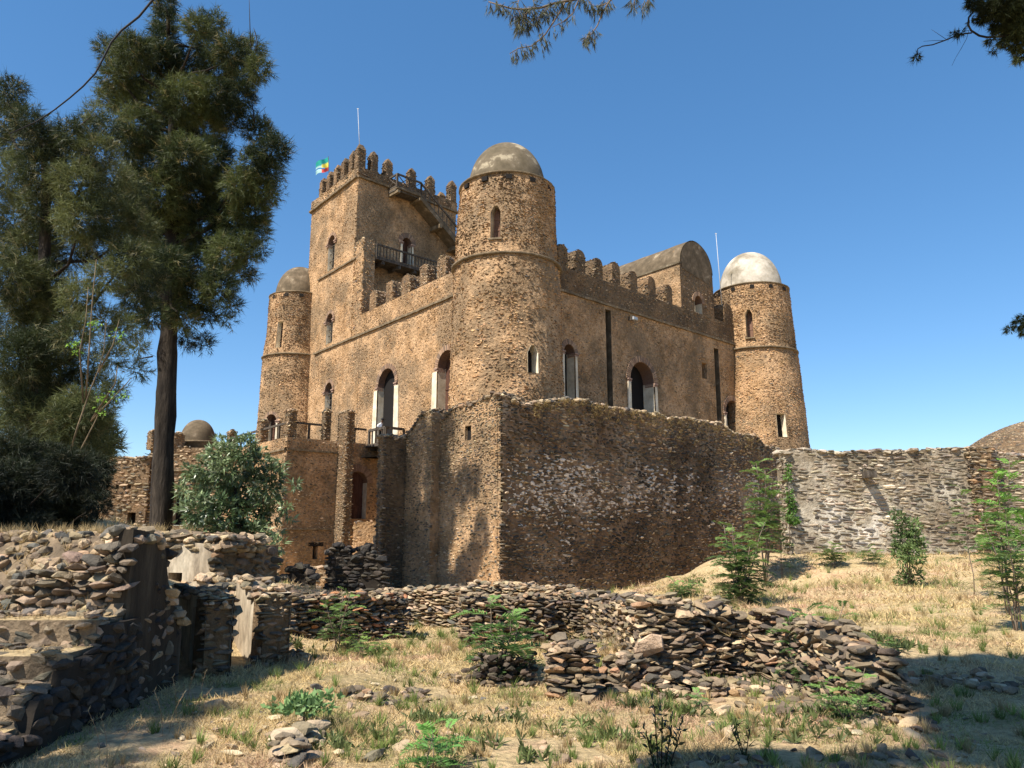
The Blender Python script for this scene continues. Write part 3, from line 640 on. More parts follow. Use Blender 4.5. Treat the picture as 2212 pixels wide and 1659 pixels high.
# ---- round towers
def round_tower(C, rt, rm, rb, zc, zm, dpx, zapex, domat, seed, ops, a0=-1.75, a1=1.75, dome_r=None, label=None, pal=P_CASTLE, bottom=ZF):
    Rf = lambda z: np.interp(z, [-2, zm - 8, zm - .01, zm + .01, zc], [rb + .15, rb - .02, rm, rm - .07, rt])
    S = Cy(C, Rf); ol = [Op(S, *o[0], **o[1]) for o in ops]
    mb = MB(); U0, U1 = a0 * S.r0, a1 * S.r0
    sheet(mb, S, U0, U1, bottom, zc, ol, thick=.9, step=.6, seed=seed, amp=.11)
    dark = st(seed + 40, .55, 1.15)
    skin(mb, S, U0, U1, bottom + 6, zm - .1, ol, sl=.21, sh=.066, prot=.022, cover=cov(seed + 1, .4, .92), pal=pal, seed=seed, stain=st(seed + 40, .6, 1.25), opg=.1)
    skin(mb, S, U0, U1, zm, zc - .1, ol, sl=.2, sh=.062, prot=.025, cover=cov(seed + 2, .75, .98), pal=pal[1:], seed=seed + 1, stain=st(seed + 41, .42, 1.05), opg=.1)
    b = mb
    b.lathe((C[0], C[1], 0), [(float(Rf(z)), z) for z in (bottom, 5, zm, zc)], 'plaster', n=24, a0=S.p0 + a1 - .02, a1=S.p0 + 2 * math.pi + a0 + .02)
    t = mb.build('round_tower', castle, label)
    mb = MB(); mb.lathe((C[0], C[1], zm), [(rm - .05, -.08), (rm + .12, -.07), (rm + .14, .04), (rm - .05, .1)], 'cornice', n=72, wob=.012); mb.build('string_course', t)
    mb = MB(); mb.lathe((C[0], C[1], zc), [(rt - .1, -.08), (rt + .08, -.06), (rt + .10, .02), (rt - .02, .08), (0, .2)], 'cornice', n=72, wob=.016); mb.build('cornice', t)
    dr = dome_r; H = zapex - zc; mb = MB()
    mb.lathe((C[0], C[1], zc + .08), [(dr * math.cos(a) ** .92 if a < 1.57 else 0, H * math.sin(a)) for a in np.linspace(0, math.pi / 2, 16)], domat, n=56, wob=.006); mb.build('dome', t)
    for o, q in zip(ol, ops): window(o, t, 'window', **q[2])
    for k in range(-2, 3):
        mb = MB(); u = (k * .5 + .04) * S.r0; sbox(mb, S, u - .19, u + .19, zc - .46, zc - .2, -.1, .075, 'dark'); mb.build('drain_hole', t)
    return S, t
def zr(px, py, C, r): return float(at(px, py, C[1] - r)[2])
WK = dict(vous=False, caps=False, lining='cream')
CT = round_tower(C0, 2.66, 2.97, 3.12, zr(1094, 369.6, C0, 2.66), zr(1094, 545, C0, 2.97), 0, 23.15, 'dome', 100,
    [((1060, 1081, 444, 514), dict(arch='point', depth=.5), dict(leaf='shutter', vous=False, caps=False, lining='wallplaster', sill=True)),
     ((1139, 1163, 745, 806), dict(arch='point', depth=.6), dict(leaf='dark', vous=False, caps=False, lining='cream'))], dome_r=2.2, label='round corner tower nearest the viewer under a grey dome')
CLc = LW.map(29.1, 0)[:2]; ll = zr(649, 628.6, CLc, 2.5)
round_tower(CLc, 2.5, 2.75, 2.95, ll, zr(641, 763, CLc, 2.75), 0, float(at(649, 581, CLc[1])[2]), 'dome_dark', 110,
    [((597.6, 610.5, 694, 751), dict(arch='flat', depth=.5), dict(leaf='door', vous=False, caps=False, lining='cream')),
     ((573.5, 596, 895, 960), dict(arch='round', depth=.5), dict(leaf='door', vw=.25, surround=.12))], dome_r=2.08, label='far left round tower, its dome half hidden by the keep')
CRc = RW.map(27.2, 0)[:2]
round_tower(CRc, 2.9, 3.2, 3.72, zr(1623, 609, CRc, 2.9), zr(1631, 748.4, CRc, 3.2), 0, float(at(1618, 550.5, CRc[1])[2]), 'dome_white', 120,
    [((1610.7, 1626, 668, 729), dict(arch='point', depth=.6), dict(leaf='shutter', vous=False, caps=False, lining='wallplaster', sill=True)),
     ((1678, 1698.5, 892.7, 944), dict(arch='flat', depth=.6), dict(leaf='dark', vous=False, caps=False, lining='cream'))], dome_r=2.45, label='round tower at the right end under a whitewashed dome')
# ---- vaulted roof chamber
g0, g1 = 17.2, 21.45; gm = (g0 + g1) / 2; gr = (g1 - g0) / 2; zsp = 20.55
GT = lambda u: zsp + np.sqrt(np.clip(gr ** 2 - (np.asarray(u) - gm) ** 2, 0, None)) * .98
WG = Op(RW, 1501, 1517, 640, 707, depth=.6)
m = MB(); sheet(m, RW, g0, g1, 15.6, GT, [WG], thick=.8, step=.3, seed=12, m='mortar_dark')
skin(m, RW, g0, g1, 15.7, 20.4, [WG], sl=.28, sh=.12, prot=.02, cover=.8, pal=P_DARK, seed=12, stain=st(31, .7, 1.3), opg=.2)
skin(m, RW, g0 + .3, g1 - .3, 20.4, lambda u: GT(u) - .4, [WG], sl=.28, sh=.12, prot=.01, cover=.2, pal=P_DARK, seed=13)
CLp = Pl(RW.map(g0 - .07, 0)[:2], Ld, -Rd); CRp = Pl(RW.map(g1, 0)[:2], Ld, Rd)
sheet(m, CLp, 0, 13, 15.6, zsp, thick=.5, seed=14, m='plaster', ends=(0, 1), amp=.02); skin(m, CLp, .1, 13, 15.6, zsp - .1, sl=.3, sh=.12, prot=.005, cover=cov(33, .1, .7), pal=P_CASTLE, seed=14)
sheet(m, CRp, 0, 13, 15.6, zsp, thick=.5, seed=15)
ch = m.build('roof_chamber', castle)
window(WG, ch, 'window', vw=.3, leaf='dark', caps=False)
m = MB(); V = []; na = 18; nl = 12
for j in range(nl + 1):
    for i in range(na + 1):
        t = math.pi * i / na; rr = gr + .05; x = gm - rr * math.cos(t); z = zsp + rr * math.sin(t) * .98
        p = RW.map(x, z, 0); d = -.03 + 13 * j / nl; V.append((p[0] + Ld[0] * (d + .0), p[1] + Ld[1] * (d + .0), p[2] + .02 * math.sin(j * 2.1 + i)))
m.add(V, [(j * (na + 1) + i, j * (na + 1) + i + 1, (j + 1) * (na + 1) + i + 1, (j + 1) * (na + 1) + i) for j in range(nl) for i in range(na)], 'dome_dark', smooth=True)
e0 = Pl(RW.map(g0, 0)[:2], Ld, -Rd); sbox(m, e0, 0, 13, zsp - .1, zsp + .03, -.1, .16, 'dome', nu=12)
m.add([RW.map(gm + gr * math.cos(t), zsp + gr * math.sin(t) * .98, .035) for t in np.linspace(.15, 2.99, 16)] + [RW.map(gm - gr * .9, zsp - .4, .03), RW.map(gm + gr * .7, zsp - .9, .03)], [tuple(range(18))], 'dome_dark')
m.build('vault_roof', ch)
# ---- small rail before the doorway next to the round tower
m = MB(); f = LW; uD = D2.u; sbox(m, f, uD - .9, uD + .9, 7.2, 7.35, 0, 1.1, 'wood')
for u in (uD - .7, uD + .7): sbox(m, f, u - .08, u + .08, 7.0, 7.2, 0, 1.1, 'wood')
b2 = m.build('balcony', castle); railing(LW, uD - .85, uD + .85, 7.35, 7.35, 1.0, b2, w=1.0, step=.5)
# ---- lightning rods, flag, lamp
def rod(px0, py0, px1, py1, Yd, label):
    a = at(px0, py0, Yd); b = at(px1, py1, Yd); mb = MB(); mb.tube([b, (a + b) / 2, a], [.035, .028, .02], 'metal', 6)
    mb.box(a, ((.07, 0, 0), (0, .02, 0), (0, 0, .03)), 'metal'); return mb.build('lightning_rod', castle, label)
rod(773, 235, 777.5, 333, KO[1] + .5, 'thin pale rod on the keep parapet corner'); rod(1546.5, 504.6, 1559.5, 660, RW.map(23, 0)[1], 'thin pale rod beside the right hand dome')
fy = KE[1] + 4; fb = at(711, 385, fy); ft = at(709.2, 338, fy)
fl = thing('flagpole', 'thin flagpole with a green, yellow and red flag on the keep roof', 'flag', fb)
m = MB(); m.tube([fb - np.array((0, 0, 1.5)), fb, ft], [.04, .035, .03], 'wood', 6); m.build('pole', fl)
m = MB(); nu_, nv_ = 14, 9; V = []; Cc = []
for i in range(nu_ + 1):
    for j in range(nv_ + 1):
        s = i / nu_; t = j / nv_; tx, ty = 709.3 - 27 * s, 341 + 30 * t * (1 - .25 * s) + 16 * s * s - 2 + 3 * math.sin(s * 5) + (t > .85) * s * 4
        p = at(tx, ty, fy + .25 * math.sin(s * 7 + t * 2)); V.append(p)
        Cc.append((.02, .30, .26) if t < .38 else ((.75, .62, .08) if t < .72 else (.5, .06, .05)) if s < .55 else ((.02, .26, .30) if t < .55 else (.35, .55, .55)))
m.add(V, [(i * (nv_ + 1) + j, i * (nv_ + 1) + j + 1, (i + 1) * (nv_ + 1) + j + 1, (i + 1) * (nv_ + 1) + j) for i in range(nu_) for j in range(nv_) if not (j == 6 and i > 3)], 'cloth', np.array(Cc)); m.build('flag', fl)
u, z = RW.uv(1363, 690)
lp = thing('floodlight', 'small pale floodlight fixed high on the shaded castle wall', 'lamp', RW.map(u, z, 0))
m = MB(); sbox(m, RW, u - .22, u + .22, z - .1, z + .1, .18, .38, 'metal'); m.build('housing', lp)
m = MB(); sbox(m, RW, u - .19, u + .19, z - .08, z + .07, .38, .40, 'glass'); m.build('lamp_glass', lp)
m = MB(); sbox(m, RW, u - .3, u - .23, z - .14, z + .14, 0, .3, 'wood'); m.build('bracket', lp)

# ================================================================== TERRACE BUILDING
TC = np.array((hx(608, 44), 44)); TL = Pl(TC, Ld); TR = Pl(TC, Rd).off(.07); ZT = 6.35
ZTP = 6.85
ter = thing('terrace_building', 'lower stone building with a railed roof terrace left of the ruined wall', 'building', (TC[0], TC[1], EYE - 3.4))
uA = TL.uv(490, 950)[0]; uR = TR.uv(719, 1000)[0]; uE = TR.uv(829, 1000)[0] + 2.5; ZG = EYE - 4
zband = float(TR.uv(640, 1143)[1]); zcor = float(TR.uv(640, 972)[1])
DE = Op(TR, 750, 792, 1018, 1121, depth=.45)
SL1 = Op(TR, 675, 686, 1180, 1208, 'flat', .4)
m = MB(); sheet(m, TL, 0, uA, ZG, ZTP, thick=.7, seed=16, ends=(0, 1)); skin(m, TL, 0, uA, ZG, ZTP, sl=.24, sh=.08, prot=.03, cover=cov(51, .35, .9), pal=P_CASTLE, seed=16, over=.02, stain=st(52, .7, 1.2))
m.build('wall', ter, 'sunlit left wall of the terrace')
TRm = MB(); m = TRm; sheet(m, TR, 0, uE, ZG, ZTP, [DE, SL1], thick=.3, seed=17, m='plaster')
skin(m, TR, 0, uE, ZG, ZTP, [DE, SL1], sl=.23, sh=.075, prot=.02, cover=cov(53, .6, .98), pal=P_RUIN, seed=17, over=.02, stain=st(54, .5, 1.1))
tw = m.build('wall', ter, 'shaded wall of the terrace with an arched door')
string(TR, 0, uR + 1, zcor, ter, .1, .12); string(TR, 0, uR, zband, ter, .08, .08); string(TL, 0, uA, zcor, ter, .1, .12)
window(DE, tw, 'doorway', vw=.42, leaf='door', caps=False)
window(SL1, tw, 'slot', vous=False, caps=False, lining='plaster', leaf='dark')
m = MB(); sbox(m, TR, *sorted((TR.uv(666, 1182)[0], TR.uv(698, 1182)[0])), SL1.v1, SL1.v1 + .22, -.05, .02, 'dark'); m.build('lintel', tw)
pl_ = LW.map(0, 0)[:2]
m = MB(); q = [TC, TR.map(uE, 0)[:2], LW.map(6, 0)[:2], LW.map(26, 0)[:2], TL.map(uA, 0)[:2]]
m.add([(p[0], p[1], ZT - .4) for p in q], [tuple(range(5))], 'dome'); m.build('roof_terrace', ter)
PK = dict(sl=.18, sh=.06, prot=.02, cover=.95, pal=P_RUIN)
def pillar(c, w, z0, z1, parent, seed, D=Rd, w2=None, pal=P_RUIN, dome=True):
    w2 = w2 or w; D = unit(D); E = np.array((-D[1], D[0])); c = np.array(c[:2], float); mb = MB()
    pts = [c - D * w / 2 - E * w2 / 2, c + D * w / 2 - E * w2 / 2, c + D * w / 2 + E * w2 / 2, c - D * w / 2 + E * w2 / 2]
    k = dict(PK); k['pal'] = pal; prism_wall(mb, pts, z0, z1, m='mortar_dark', sk=k, seed=seed)
    S = Pl(pts[0], D, -E); caprocks(mb, S, 0, w, z1, w2, int(70 * w * w2 / .4), .12, pal, seed, lift=.05)
    if dome: caprocks(mb, S, w * .25, w * .75, z1 + .12, w2 * .7, int(30 * w * w2 / .4), .12, pal, seed + 1)
    return mb.build('pillar', parent)
tp = []
for i, (px, pyt, uu) in enumerate([(624, 887, .35), (556, 909, None), (490, 931, None)]):
    u = uu if uu is not None else TL.uv(px, 940)[0]
    p = TL.map(u, 0, -.35); z1 = float(at(px, pyt + 4, p[1])[2]); pillar(p, .5, ZTP - .1, z1, ter, 130 + i); tp.append((u, z1))
u1_ = TR.uv(709, 940)[0]; pz = float(at(716, 890, TR.map(u1_, 0)[1])[2]); pillar(TR.map(u1_, 0, -.3), .42, ZTP - .1, pz, ter, 134)
# buttress running to the ground
pb = TR.map(TR.uv(735, 1100)[0] - .1, 0, .45); pillar(pb, .5, ZG, float(at(730, 893, pb[1])[2]), ter, 135, w2=1.1)
def rail2(S, u0, u1, z, parent, w=-.3, h=.95, n=1):
    mb = MB(); mb.bar(S.map(u0, z + h, w), S.map(u1, z + h, w), .12, .12, 'wood')
    for i in range(1, n + 1):
        u = u0 + (u1 - u0) * i / (n + 1); mb.bar(S.map(u, z, w), S.map(u, z + h, w), .11, .11, 'wood')
    return mb.build('railing', parent)
rail2(TL, .7, tp[1][0] - .3, ZTP, ter, n=2); rail2(TL, tp[1][0] + .3, tp[2][0] - .3, ZTP, ter, n=2); rail2(TR, .7, u1_ - .3, ZTP, ter, n=1)
ubal = TR.uv(795.5, 950)[0]; rail2(TR, TR.uv(746, 940)[0], ubal, ZTP, ter, n=1)
# wooden corner balcony
BO = TR.map(ubal, 0)[:2]; bl = 2.15; BF = BO - Ld * bl; zf = float(at(836, 957, BF[1])[2]); bw = 1.45
BLs = Pl(BF, Ld); BRs = Pl(BF, Rd)
m = MB(); sbox(m, BRs, 0, bw + 2, zf - .12, zf, -bl - 3, .03, 'wood')
for u in (.15, bl - .3): m.bar(BLs.map(u, zf - .22, .0), np.append(BLs.map(u, 0, 0)[:2] + Rd * 2.5, zf - .22), .14, .18, 'wood')
for u in (.1, bw): m.bar(BRs.map(u, zf - .3, -.1), BRs.map(u, zf - 3.2, -.1), .16, .16, 'wood')
wb = m.build('corner_balcony', ter); railing(BLs, 0, bl, zf, zf, .98, wb, step=.42, w=-.05, bal=.07, top=.16); railing(BRs, 0, bw, zf, zf, .98, wb, step=.75, w=-.05, bal=.12, top=.16)
# low wall and little door at the foot
LFp = Pl((hx(765, 43), 43), (1, .25)); LF1 = LFp.uv(830, 1170)[0]
m = MB(); pts = [LFp.map(0, 0)[:2], LFp.map(LF1 + .6, 0)[:2], LFp.map(LF1 + .6, 0, -.6)[:2], LFp.map(0, 0, -.6)[:2]]
prism_wall(m, pts, ZG, float(LFp.uv(790, 1127)[1]), sk=dict(sl=.26, sh=.11, prot=.02, cover=.45, pal=P_CASTLE), seed=140)
tag_ = m.build('porch_wall', ter)
m = MB(); u0 = LFp.uv(805, 1170)[0]; sbox(m, LFp, u0, LF1 + .4, float(LFp.uv(810, 1170)[1]), float(LFp.uv(810, 1157)[1]), -.1, .45, 'wood'); m.build('lintel', tag_)
m = MB(); u0 = LFp.uv(819, 1190)[0]; sbox(m, LFp, u0, LF1 + .3, ZG, float(LFp.uv(820, 1171)[1]), -.1, .06, 'door'); m.build('door', tag_)

# pavilion wall turned towards the viewer, and its dome
JO = TL.map(uA - .3, 0)[:2]; JW = Pl(JO, (-1, .02)); jl = JW.uv(318, 1050)[0]; zj = float(JW.uv(420, 967)[1]); zjc = float(JW.uv(400, 1016)[1])
pav = thing('domed_pavilion', 'low stone building with a small brown egg-shaped dome behind the tree trunk', 'building', (JO[0] - 4, JO[1], EYE - 1))
DJ = Op(JW, 366, 401, 1065, 1135, 'flat', 1.0)
m = MB(); sheet(m, JW, 0, jl, EYE - 2.5, zj, [DJ], thick=.8, seed=18, m='mortar_dark'); skin(m, JW, 0, jl, EYE - 2.5, zj, [DJ], sl=.42, sh=.16, prot=.06, cover=.95, pal=P_RUIN, seed=18, stain=st(55, .75, 1.1))
jw = m.build('wall', pav); caprocks
m = MB(); string(JW, 0, jl, zjc, pav, .12, .2)
window(DJ, jw, 'doorway', vous=False, caps=False, lining='wallplaster', leaf='dark')
for i, px in enumerate((331, 378)):
    p = JW.map(JW.uv(px, 950)[0], 0, -.4); pillar(p, .9 if i == 0 else .7, zj - .1, float(at(px, 934 if i == 0 else 940, p[1])[2]), pav, 145 + i)
pc = np.array((hx(412, JO[1] + 3), JO[1] + 3)); zd = float(at(425, 952, pc[1] - 1.2)[2]); ra = 37 / 1649 * pc[1]; zt2 = float(at(416, 907, pc[1])[2])
m = MB(); m.lathe((pc[0] + .3, pc[1], 0), [(ra * 1.32, 3), (ra * 1.30, zd - .15), (ra * 1.38, zd - .12), (ra * 1.38, zd), (0, zd + .1)], 'cornice', n=48, wob=.01); m.build('drum', pav)
m = MB(); m.lathe((pc[0], pc[1], zd), [(ra * math.cos(q_) ** .9 if q_ < 1.56 else 0, (zt2 - zd) * math.sin(q_)) for q_ in np.linspace(0, math.pi / 2, 15)], 'dome_dark', n=48, wob=.006); m.build('dome', pav)
m = MB(); q = [JW.map(0, 0)[:2], JW.map(jl, 0)[:2], JW.map(jl, 0, -10)[:2], JW.map(0, 0, -10)[:2]]; m.add([(p[0], p[1], zj - .3) for p in q], [(0, 1, 2, 3)], 'dome'); m.build('roof', pav)
# boundary wall at far left
KW = Pl(JW.map(jl - .2, 0, .3)[:2], (-1, -.12)); kl = 28
KT = lambda u: float(KW.uv(250, 985)[1]) + (fbm(np.asarray(u) * .6, 0 * np.asarray(u), 3, 3) - .5) * .5
H1 = Op(KW, 196, 211, 1108, 1127, 'flat', .6); H2 = Op(KW, 274, 292, 1107, 1150, 'flat', .6)
bh = [Op(KW, x, x + 7, 1047, 1056, 'flat', .4, .15) for x in (202, 227, 250, 276)]
m = MB(); sheet(m, KW, 0, kl, EYE - 2, KT, [H1, H2] + bh, thick=.8, seed=19, m='mortar_dark')
skin(m, KW, 0, kl, EYE - 2, KT, [H1, H2] + bh, sl=.42, sh=.16, prot=.07, cover=.97, pal=P_RUIN, seed=19, stain=st(56, .75, 1.1))
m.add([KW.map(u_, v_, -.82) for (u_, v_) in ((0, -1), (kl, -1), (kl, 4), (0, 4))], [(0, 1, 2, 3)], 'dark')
caprocks(m, KW, 0, kl, KT, .8, 500, .17, P_RUIN, 19)
m.build('boundary_wall', None, 'long rough stone wall left of the domed pavilion, with a row of beam holes', 'wall', loc=(*KW.map(5, 0)[:2], EYE - 1))

# ================================================================== RUINED WALL IN FRONT OF THE CASTLE
Q0 = np.array((hx(1081, 29), 29)); HP = Pl(Q0, Ld); DP = Pl(Q0, Rd).off(.1); GP = HP.off(.4)
def prof(S, pts, rough=.12, seed=0):
    a = sorted([S.uv(*p) for p in pts]); U = np.array([x[0] for x in a]); Z = np.array([x[1] for x in a])
    return lambda u: np.interp(u, U, Z) + (fbm(np.asarray(u, float) * 2.3, 0 * np.asarray(u, float), seed, 3) - .5) * rough * 2
rw = thing('ruined_wall', 'tall ruined rubble wall with a sharp corner in front of the castle', 'wall', (Q0[0], Q0[1], EYE - 2.7))
HT = prof(HP, [(1081, 852), (1063, 851), (1026, 872), (997, 878), (970, 884), (963, 902), (949, 910), (940, 905)], .1, 61)
GTp = prof(GP, [(950, 912), (942, 897), (930, 887), (904, 905), (890, 925), (873, 944)], .1, 62)
rz = lambda px, py: [(813.2 + .4289 * a, 813.2 + .4289 * b) for a, b in zip(px, py)]
DT = prof(DP, [(1076, 851)] + rz([600, 650, 720, 760, 820, 890, 950, 1000, 1060, 1150, 1240, 1330, 1420, 1520, 1640, 1740, 1770, 1850, 1910, 1960, 2010, 2060],
                   [85, 105, 135, 148, 135, 125, 112, 118, 125, 150, 170, 180, 190, 210, 225, 240, 275, 300, 300, 345, 365, 385]), .12, 63)
uH = HP.uv(946, 1100)[0]; uG = GP.uv(873, 1100)[0]; uD_ = DP.uv(1701, 1090)[0]; ZR = EYE - 3.6
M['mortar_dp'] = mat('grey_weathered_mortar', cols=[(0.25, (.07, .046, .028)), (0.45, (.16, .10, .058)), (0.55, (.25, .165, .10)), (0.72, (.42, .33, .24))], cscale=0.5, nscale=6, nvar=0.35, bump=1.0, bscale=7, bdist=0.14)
HW = Op(HP, 1004, 1017.5, 920, 951, 'flat', .8)
m = MB(); sheet(m, HP, 0, uH + .3, ZR, HT, [HW], thick=1, seed=20, step=.5, ends=(0, 1))
low = lambda s: (lambda u, v: np.clip(.55 + (v - 1.5) * .15, .55, .97))
skin(m, HP, 0, uH, ZR, HT, [HW], sl=.2, sh=.065, prot=.02, cover=low(0), pal=P_RUIN, seed=20, lib=LIB_L, over=.04, stain=st(57, .75, 1.2))
caprocks(m, HP, 0, uH, HT, 1, 420, .12, P_DARK, 20, LIB_L)
m.add([HP.map(a, b, -.14) for (a, b) in ((HW.u - 1, HW.v0 - 1), (HW.u + 1, HW.v0 - 1), (HW.u + 1, HW.v1 + .3), (HW.u - 1, HW.v1 + .3))], [(0, 1, 2, 3)], 'dark')  # dark sheet inside the window stands in for its shade
m.build('wall', rw, 'sunlit short face with one small square window')
m = MB(); sheet(m, GP, uH - .05, uG + .05, ZR, GTp, thick=1.4, seed=21, step=.5)
skin(m, GP, uH, uG, ZR, GTp, sl=.2, sh=.065, prot=.02, cover=low(0), pal=P_RUIN, seed=21, lib=LIB_L, over=.03, stain=st(58, .75, 1.2))
SG = Pl(GP.map(uH, 0)[:2], -GP.N, -Ld); skin(m, SG, 0, .4, ZR, float(GTp(uH)) - .1, sl=.25, sh=.1, prot=.04, cover=1, pal=P_RUIN, seed=22)
caprocks(m, GP, uH, uG, GTp, 1, 260, .12, P_DARK, 21, LIB_L); m.build('buttress', rw)
# pillar turned to the right of the little balcony
go = GP.map(uG, 0)[:2]; fo = go - Rd * 1.15; zfp = float(at(850, 944, fo[1])[2])
m = MB(); prism_wall(m, [fo, go + Rd * .3, go + Rd * .3 + Ld * .5, fo + Ld * .5], ZR, zfp, sk=dict(sl=.2, sh=.07, prot=.02, cover=.97, pal=P_DARK, lib=LIB_L), seed=23, m='mortar_dark')
SF = Pl(fo, Rd, (Rd[1], -Rd[0])); caprocks(m, SF, 0, 1.2, zfp, .5, 40, .17, P_RUIN, 24, LIB_L, lift=.05); m.build('pillar', rw)
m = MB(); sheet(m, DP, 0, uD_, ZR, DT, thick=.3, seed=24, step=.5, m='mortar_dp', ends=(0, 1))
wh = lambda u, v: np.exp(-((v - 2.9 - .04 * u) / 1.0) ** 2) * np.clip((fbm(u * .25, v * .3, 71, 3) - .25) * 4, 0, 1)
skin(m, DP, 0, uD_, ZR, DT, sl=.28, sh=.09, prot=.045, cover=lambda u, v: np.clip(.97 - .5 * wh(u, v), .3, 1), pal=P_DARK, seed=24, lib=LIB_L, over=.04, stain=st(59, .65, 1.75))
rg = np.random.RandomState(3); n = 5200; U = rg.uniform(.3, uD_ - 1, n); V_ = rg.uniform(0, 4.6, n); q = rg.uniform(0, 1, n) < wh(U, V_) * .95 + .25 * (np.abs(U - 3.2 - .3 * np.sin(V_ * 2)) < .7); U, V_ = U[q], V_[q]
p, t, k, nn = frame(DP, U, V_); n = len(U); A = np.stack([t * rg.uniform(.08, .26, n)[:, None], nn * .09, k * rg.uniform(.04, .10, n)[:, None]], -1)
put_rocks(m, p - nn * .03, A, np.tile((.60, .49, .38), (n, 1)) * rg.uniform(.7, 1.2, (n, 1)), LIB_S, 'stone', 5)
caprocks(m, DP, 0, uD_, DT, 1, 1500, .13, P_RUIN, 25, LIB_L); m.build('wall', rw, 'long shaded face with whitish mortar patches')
m = MB(); rg = np.random.RandomState(8)      # dry grass hanging from the crumbling top
for i in range(420):
    u = rg.uniform(1.5, uD_ - 3); dz = rg.exponential(.7); z = float(DT(u)) - dz * (0.3 + .7 * (u / 20)); p = DP.map(u, z, .06)
    for j in range(9):
        a = rg.normal(0, .10, 3); b = p + np.array((a[0], a[1], 0)) + np.array((DP.N[0] * .08, DP.N[1] * .08, rg.uniform(-.12, .16))); w = .012
        m.add([p + (w, 0, 0), p - (w, 0, 0), b], [(0, 1, 2)], 'straw', np.array((.40, .29, .13)) * rg.uniform(.5, 1.1))
m.build('wall_grass', rw, kind='stuff')

# ================================================================== RIGHT BOUNDARY WALL
RO = np.array((hx(1702, 30), 30)); RT = Pl(RO, (1, .0), (0, -1)); rl = RT.uv(2420, 1100)[0]
RTt = prof(RT, [(1702, 976), (1740, 970), (1770, 975), (1810, 979), (1900, 977), (1990, 974), (2060, 971), (2100, 968), (2150, 978), (2260, 990), (2450, 1000)], .05, 64)
m = MB(); ZW = EYE - 2.2
sheet(m, RT, 0, rl, ZW, RTt, thick=.8, seed=26, step=.5, m='mortar_white')
def rc(u, v): return np.clip(.98 - .42 * np.clip((fbm(u * .45 + 5, v * .35, 81, 3) - .48) * 5, 0, 1) * (v < 3.2) - .6 * np.exp(-((u - .95) / .22) ** 2) * (v > 1.3), .3, 1)
skin(m, RT, 0, rl, ZW, RTt, sl=.36, sh=.085, prot=.03, cover=rc, pal=P_RIGHT, seed=26, lib=LIB_L, over=.05, tilt=.06, stain=st(60, .75, 1.15))
S_ = Pl(RO, (-.0, 1), (-1, 0)); skin(m, S_, 0, .8, ZW, 4.5, sl=.35, sh=.12, cover=1, pal=P_RIGHT, seed=27)
caprocks(m, RT, 0, rl, RTt, .8, 420, .2, P_RIGHT, 27, LIB_L, flat=.3)
b = RT.uv(2092, 1000)[0]; prism_wall(m, [RT.map(b, 0, .35)[:2], RT.map(b + .9, 0, .35)[:2], RT.map(b + .9, 0, 0)[:2], RT.map(b, 0, 0)[:2]], ZW + 1.2, float(RTt(b)) + .02, m='mortar_dark', sk=dict(sl=.3, sh=.09, prot=.03, cover=1, pal=P_DRY, lib=LIB_L), seed=28)
rwall = m.build('boundary_wall', None, 'long coursed stone wall with white lime stains at the right', 'wall', loc=(RO[0], RO[1], EYE - 1))
u, z = RT.uv(1868, 1026); m = MB()
sbox(m, RT, u - .14, u + .14, z - .14, z - .04, -.1, .75, 'wood'); sbox(m, RT, u - .14, u - .08, z - .04, z + .12, -.1, .7, 'wood'); sbox(m, RT, u + .08, u + .14, z - .04, z + .12, -.1, .72, 'wood'); m.build('drain_spout', rwall)
# stone dome behind the wall
dc = np.array((hx(2320, 46), 46.0)); dR = 300 / 1649 * 46; dz0 = float(at(2320, 1200, 46)[2])
m = MB(); m.lathe((dc[0], dc[1], dz0), [(dR * math.cos(a), dR * math.sin(a)) for a in np.linspace(0, math.pi / 2, 20)] + [], 'mortar_dark', n=64); m.lathe((dc[0], dc[1], 0), [(dR, -1), (dR, dz0)], 'mortar_dark', n=64)
rg = np.random.RandomState(4); n = 14000; a = rg.uniform(math.pi * .75, math.pi * 1.75, n); e = np.arcsin(rg.uniform(0, 1, n)); nn = np.stack([np.cos(a) * np.cos(e), np.sin(a) * np.cos(e), np.sin(e)], -1)
T = np.array((dc[0], dc[1], dz0)) + nn * dR; t = np.stack([-np.sin(a), np.cos(a), 0 * a], -1); k = np.cross(nn, t)
put_rocks(m, T - nn * .04, np.stack([t * .16, nn * .07, k * .06], -1), palette(n, P_DRY, rg), LIB_S, 'stone', 6)
m.build('domed_building', None, 'rough stone dome rising behind the wall at the right edge', 'building', loc=(dc[0], dc[1], EYE - 1))
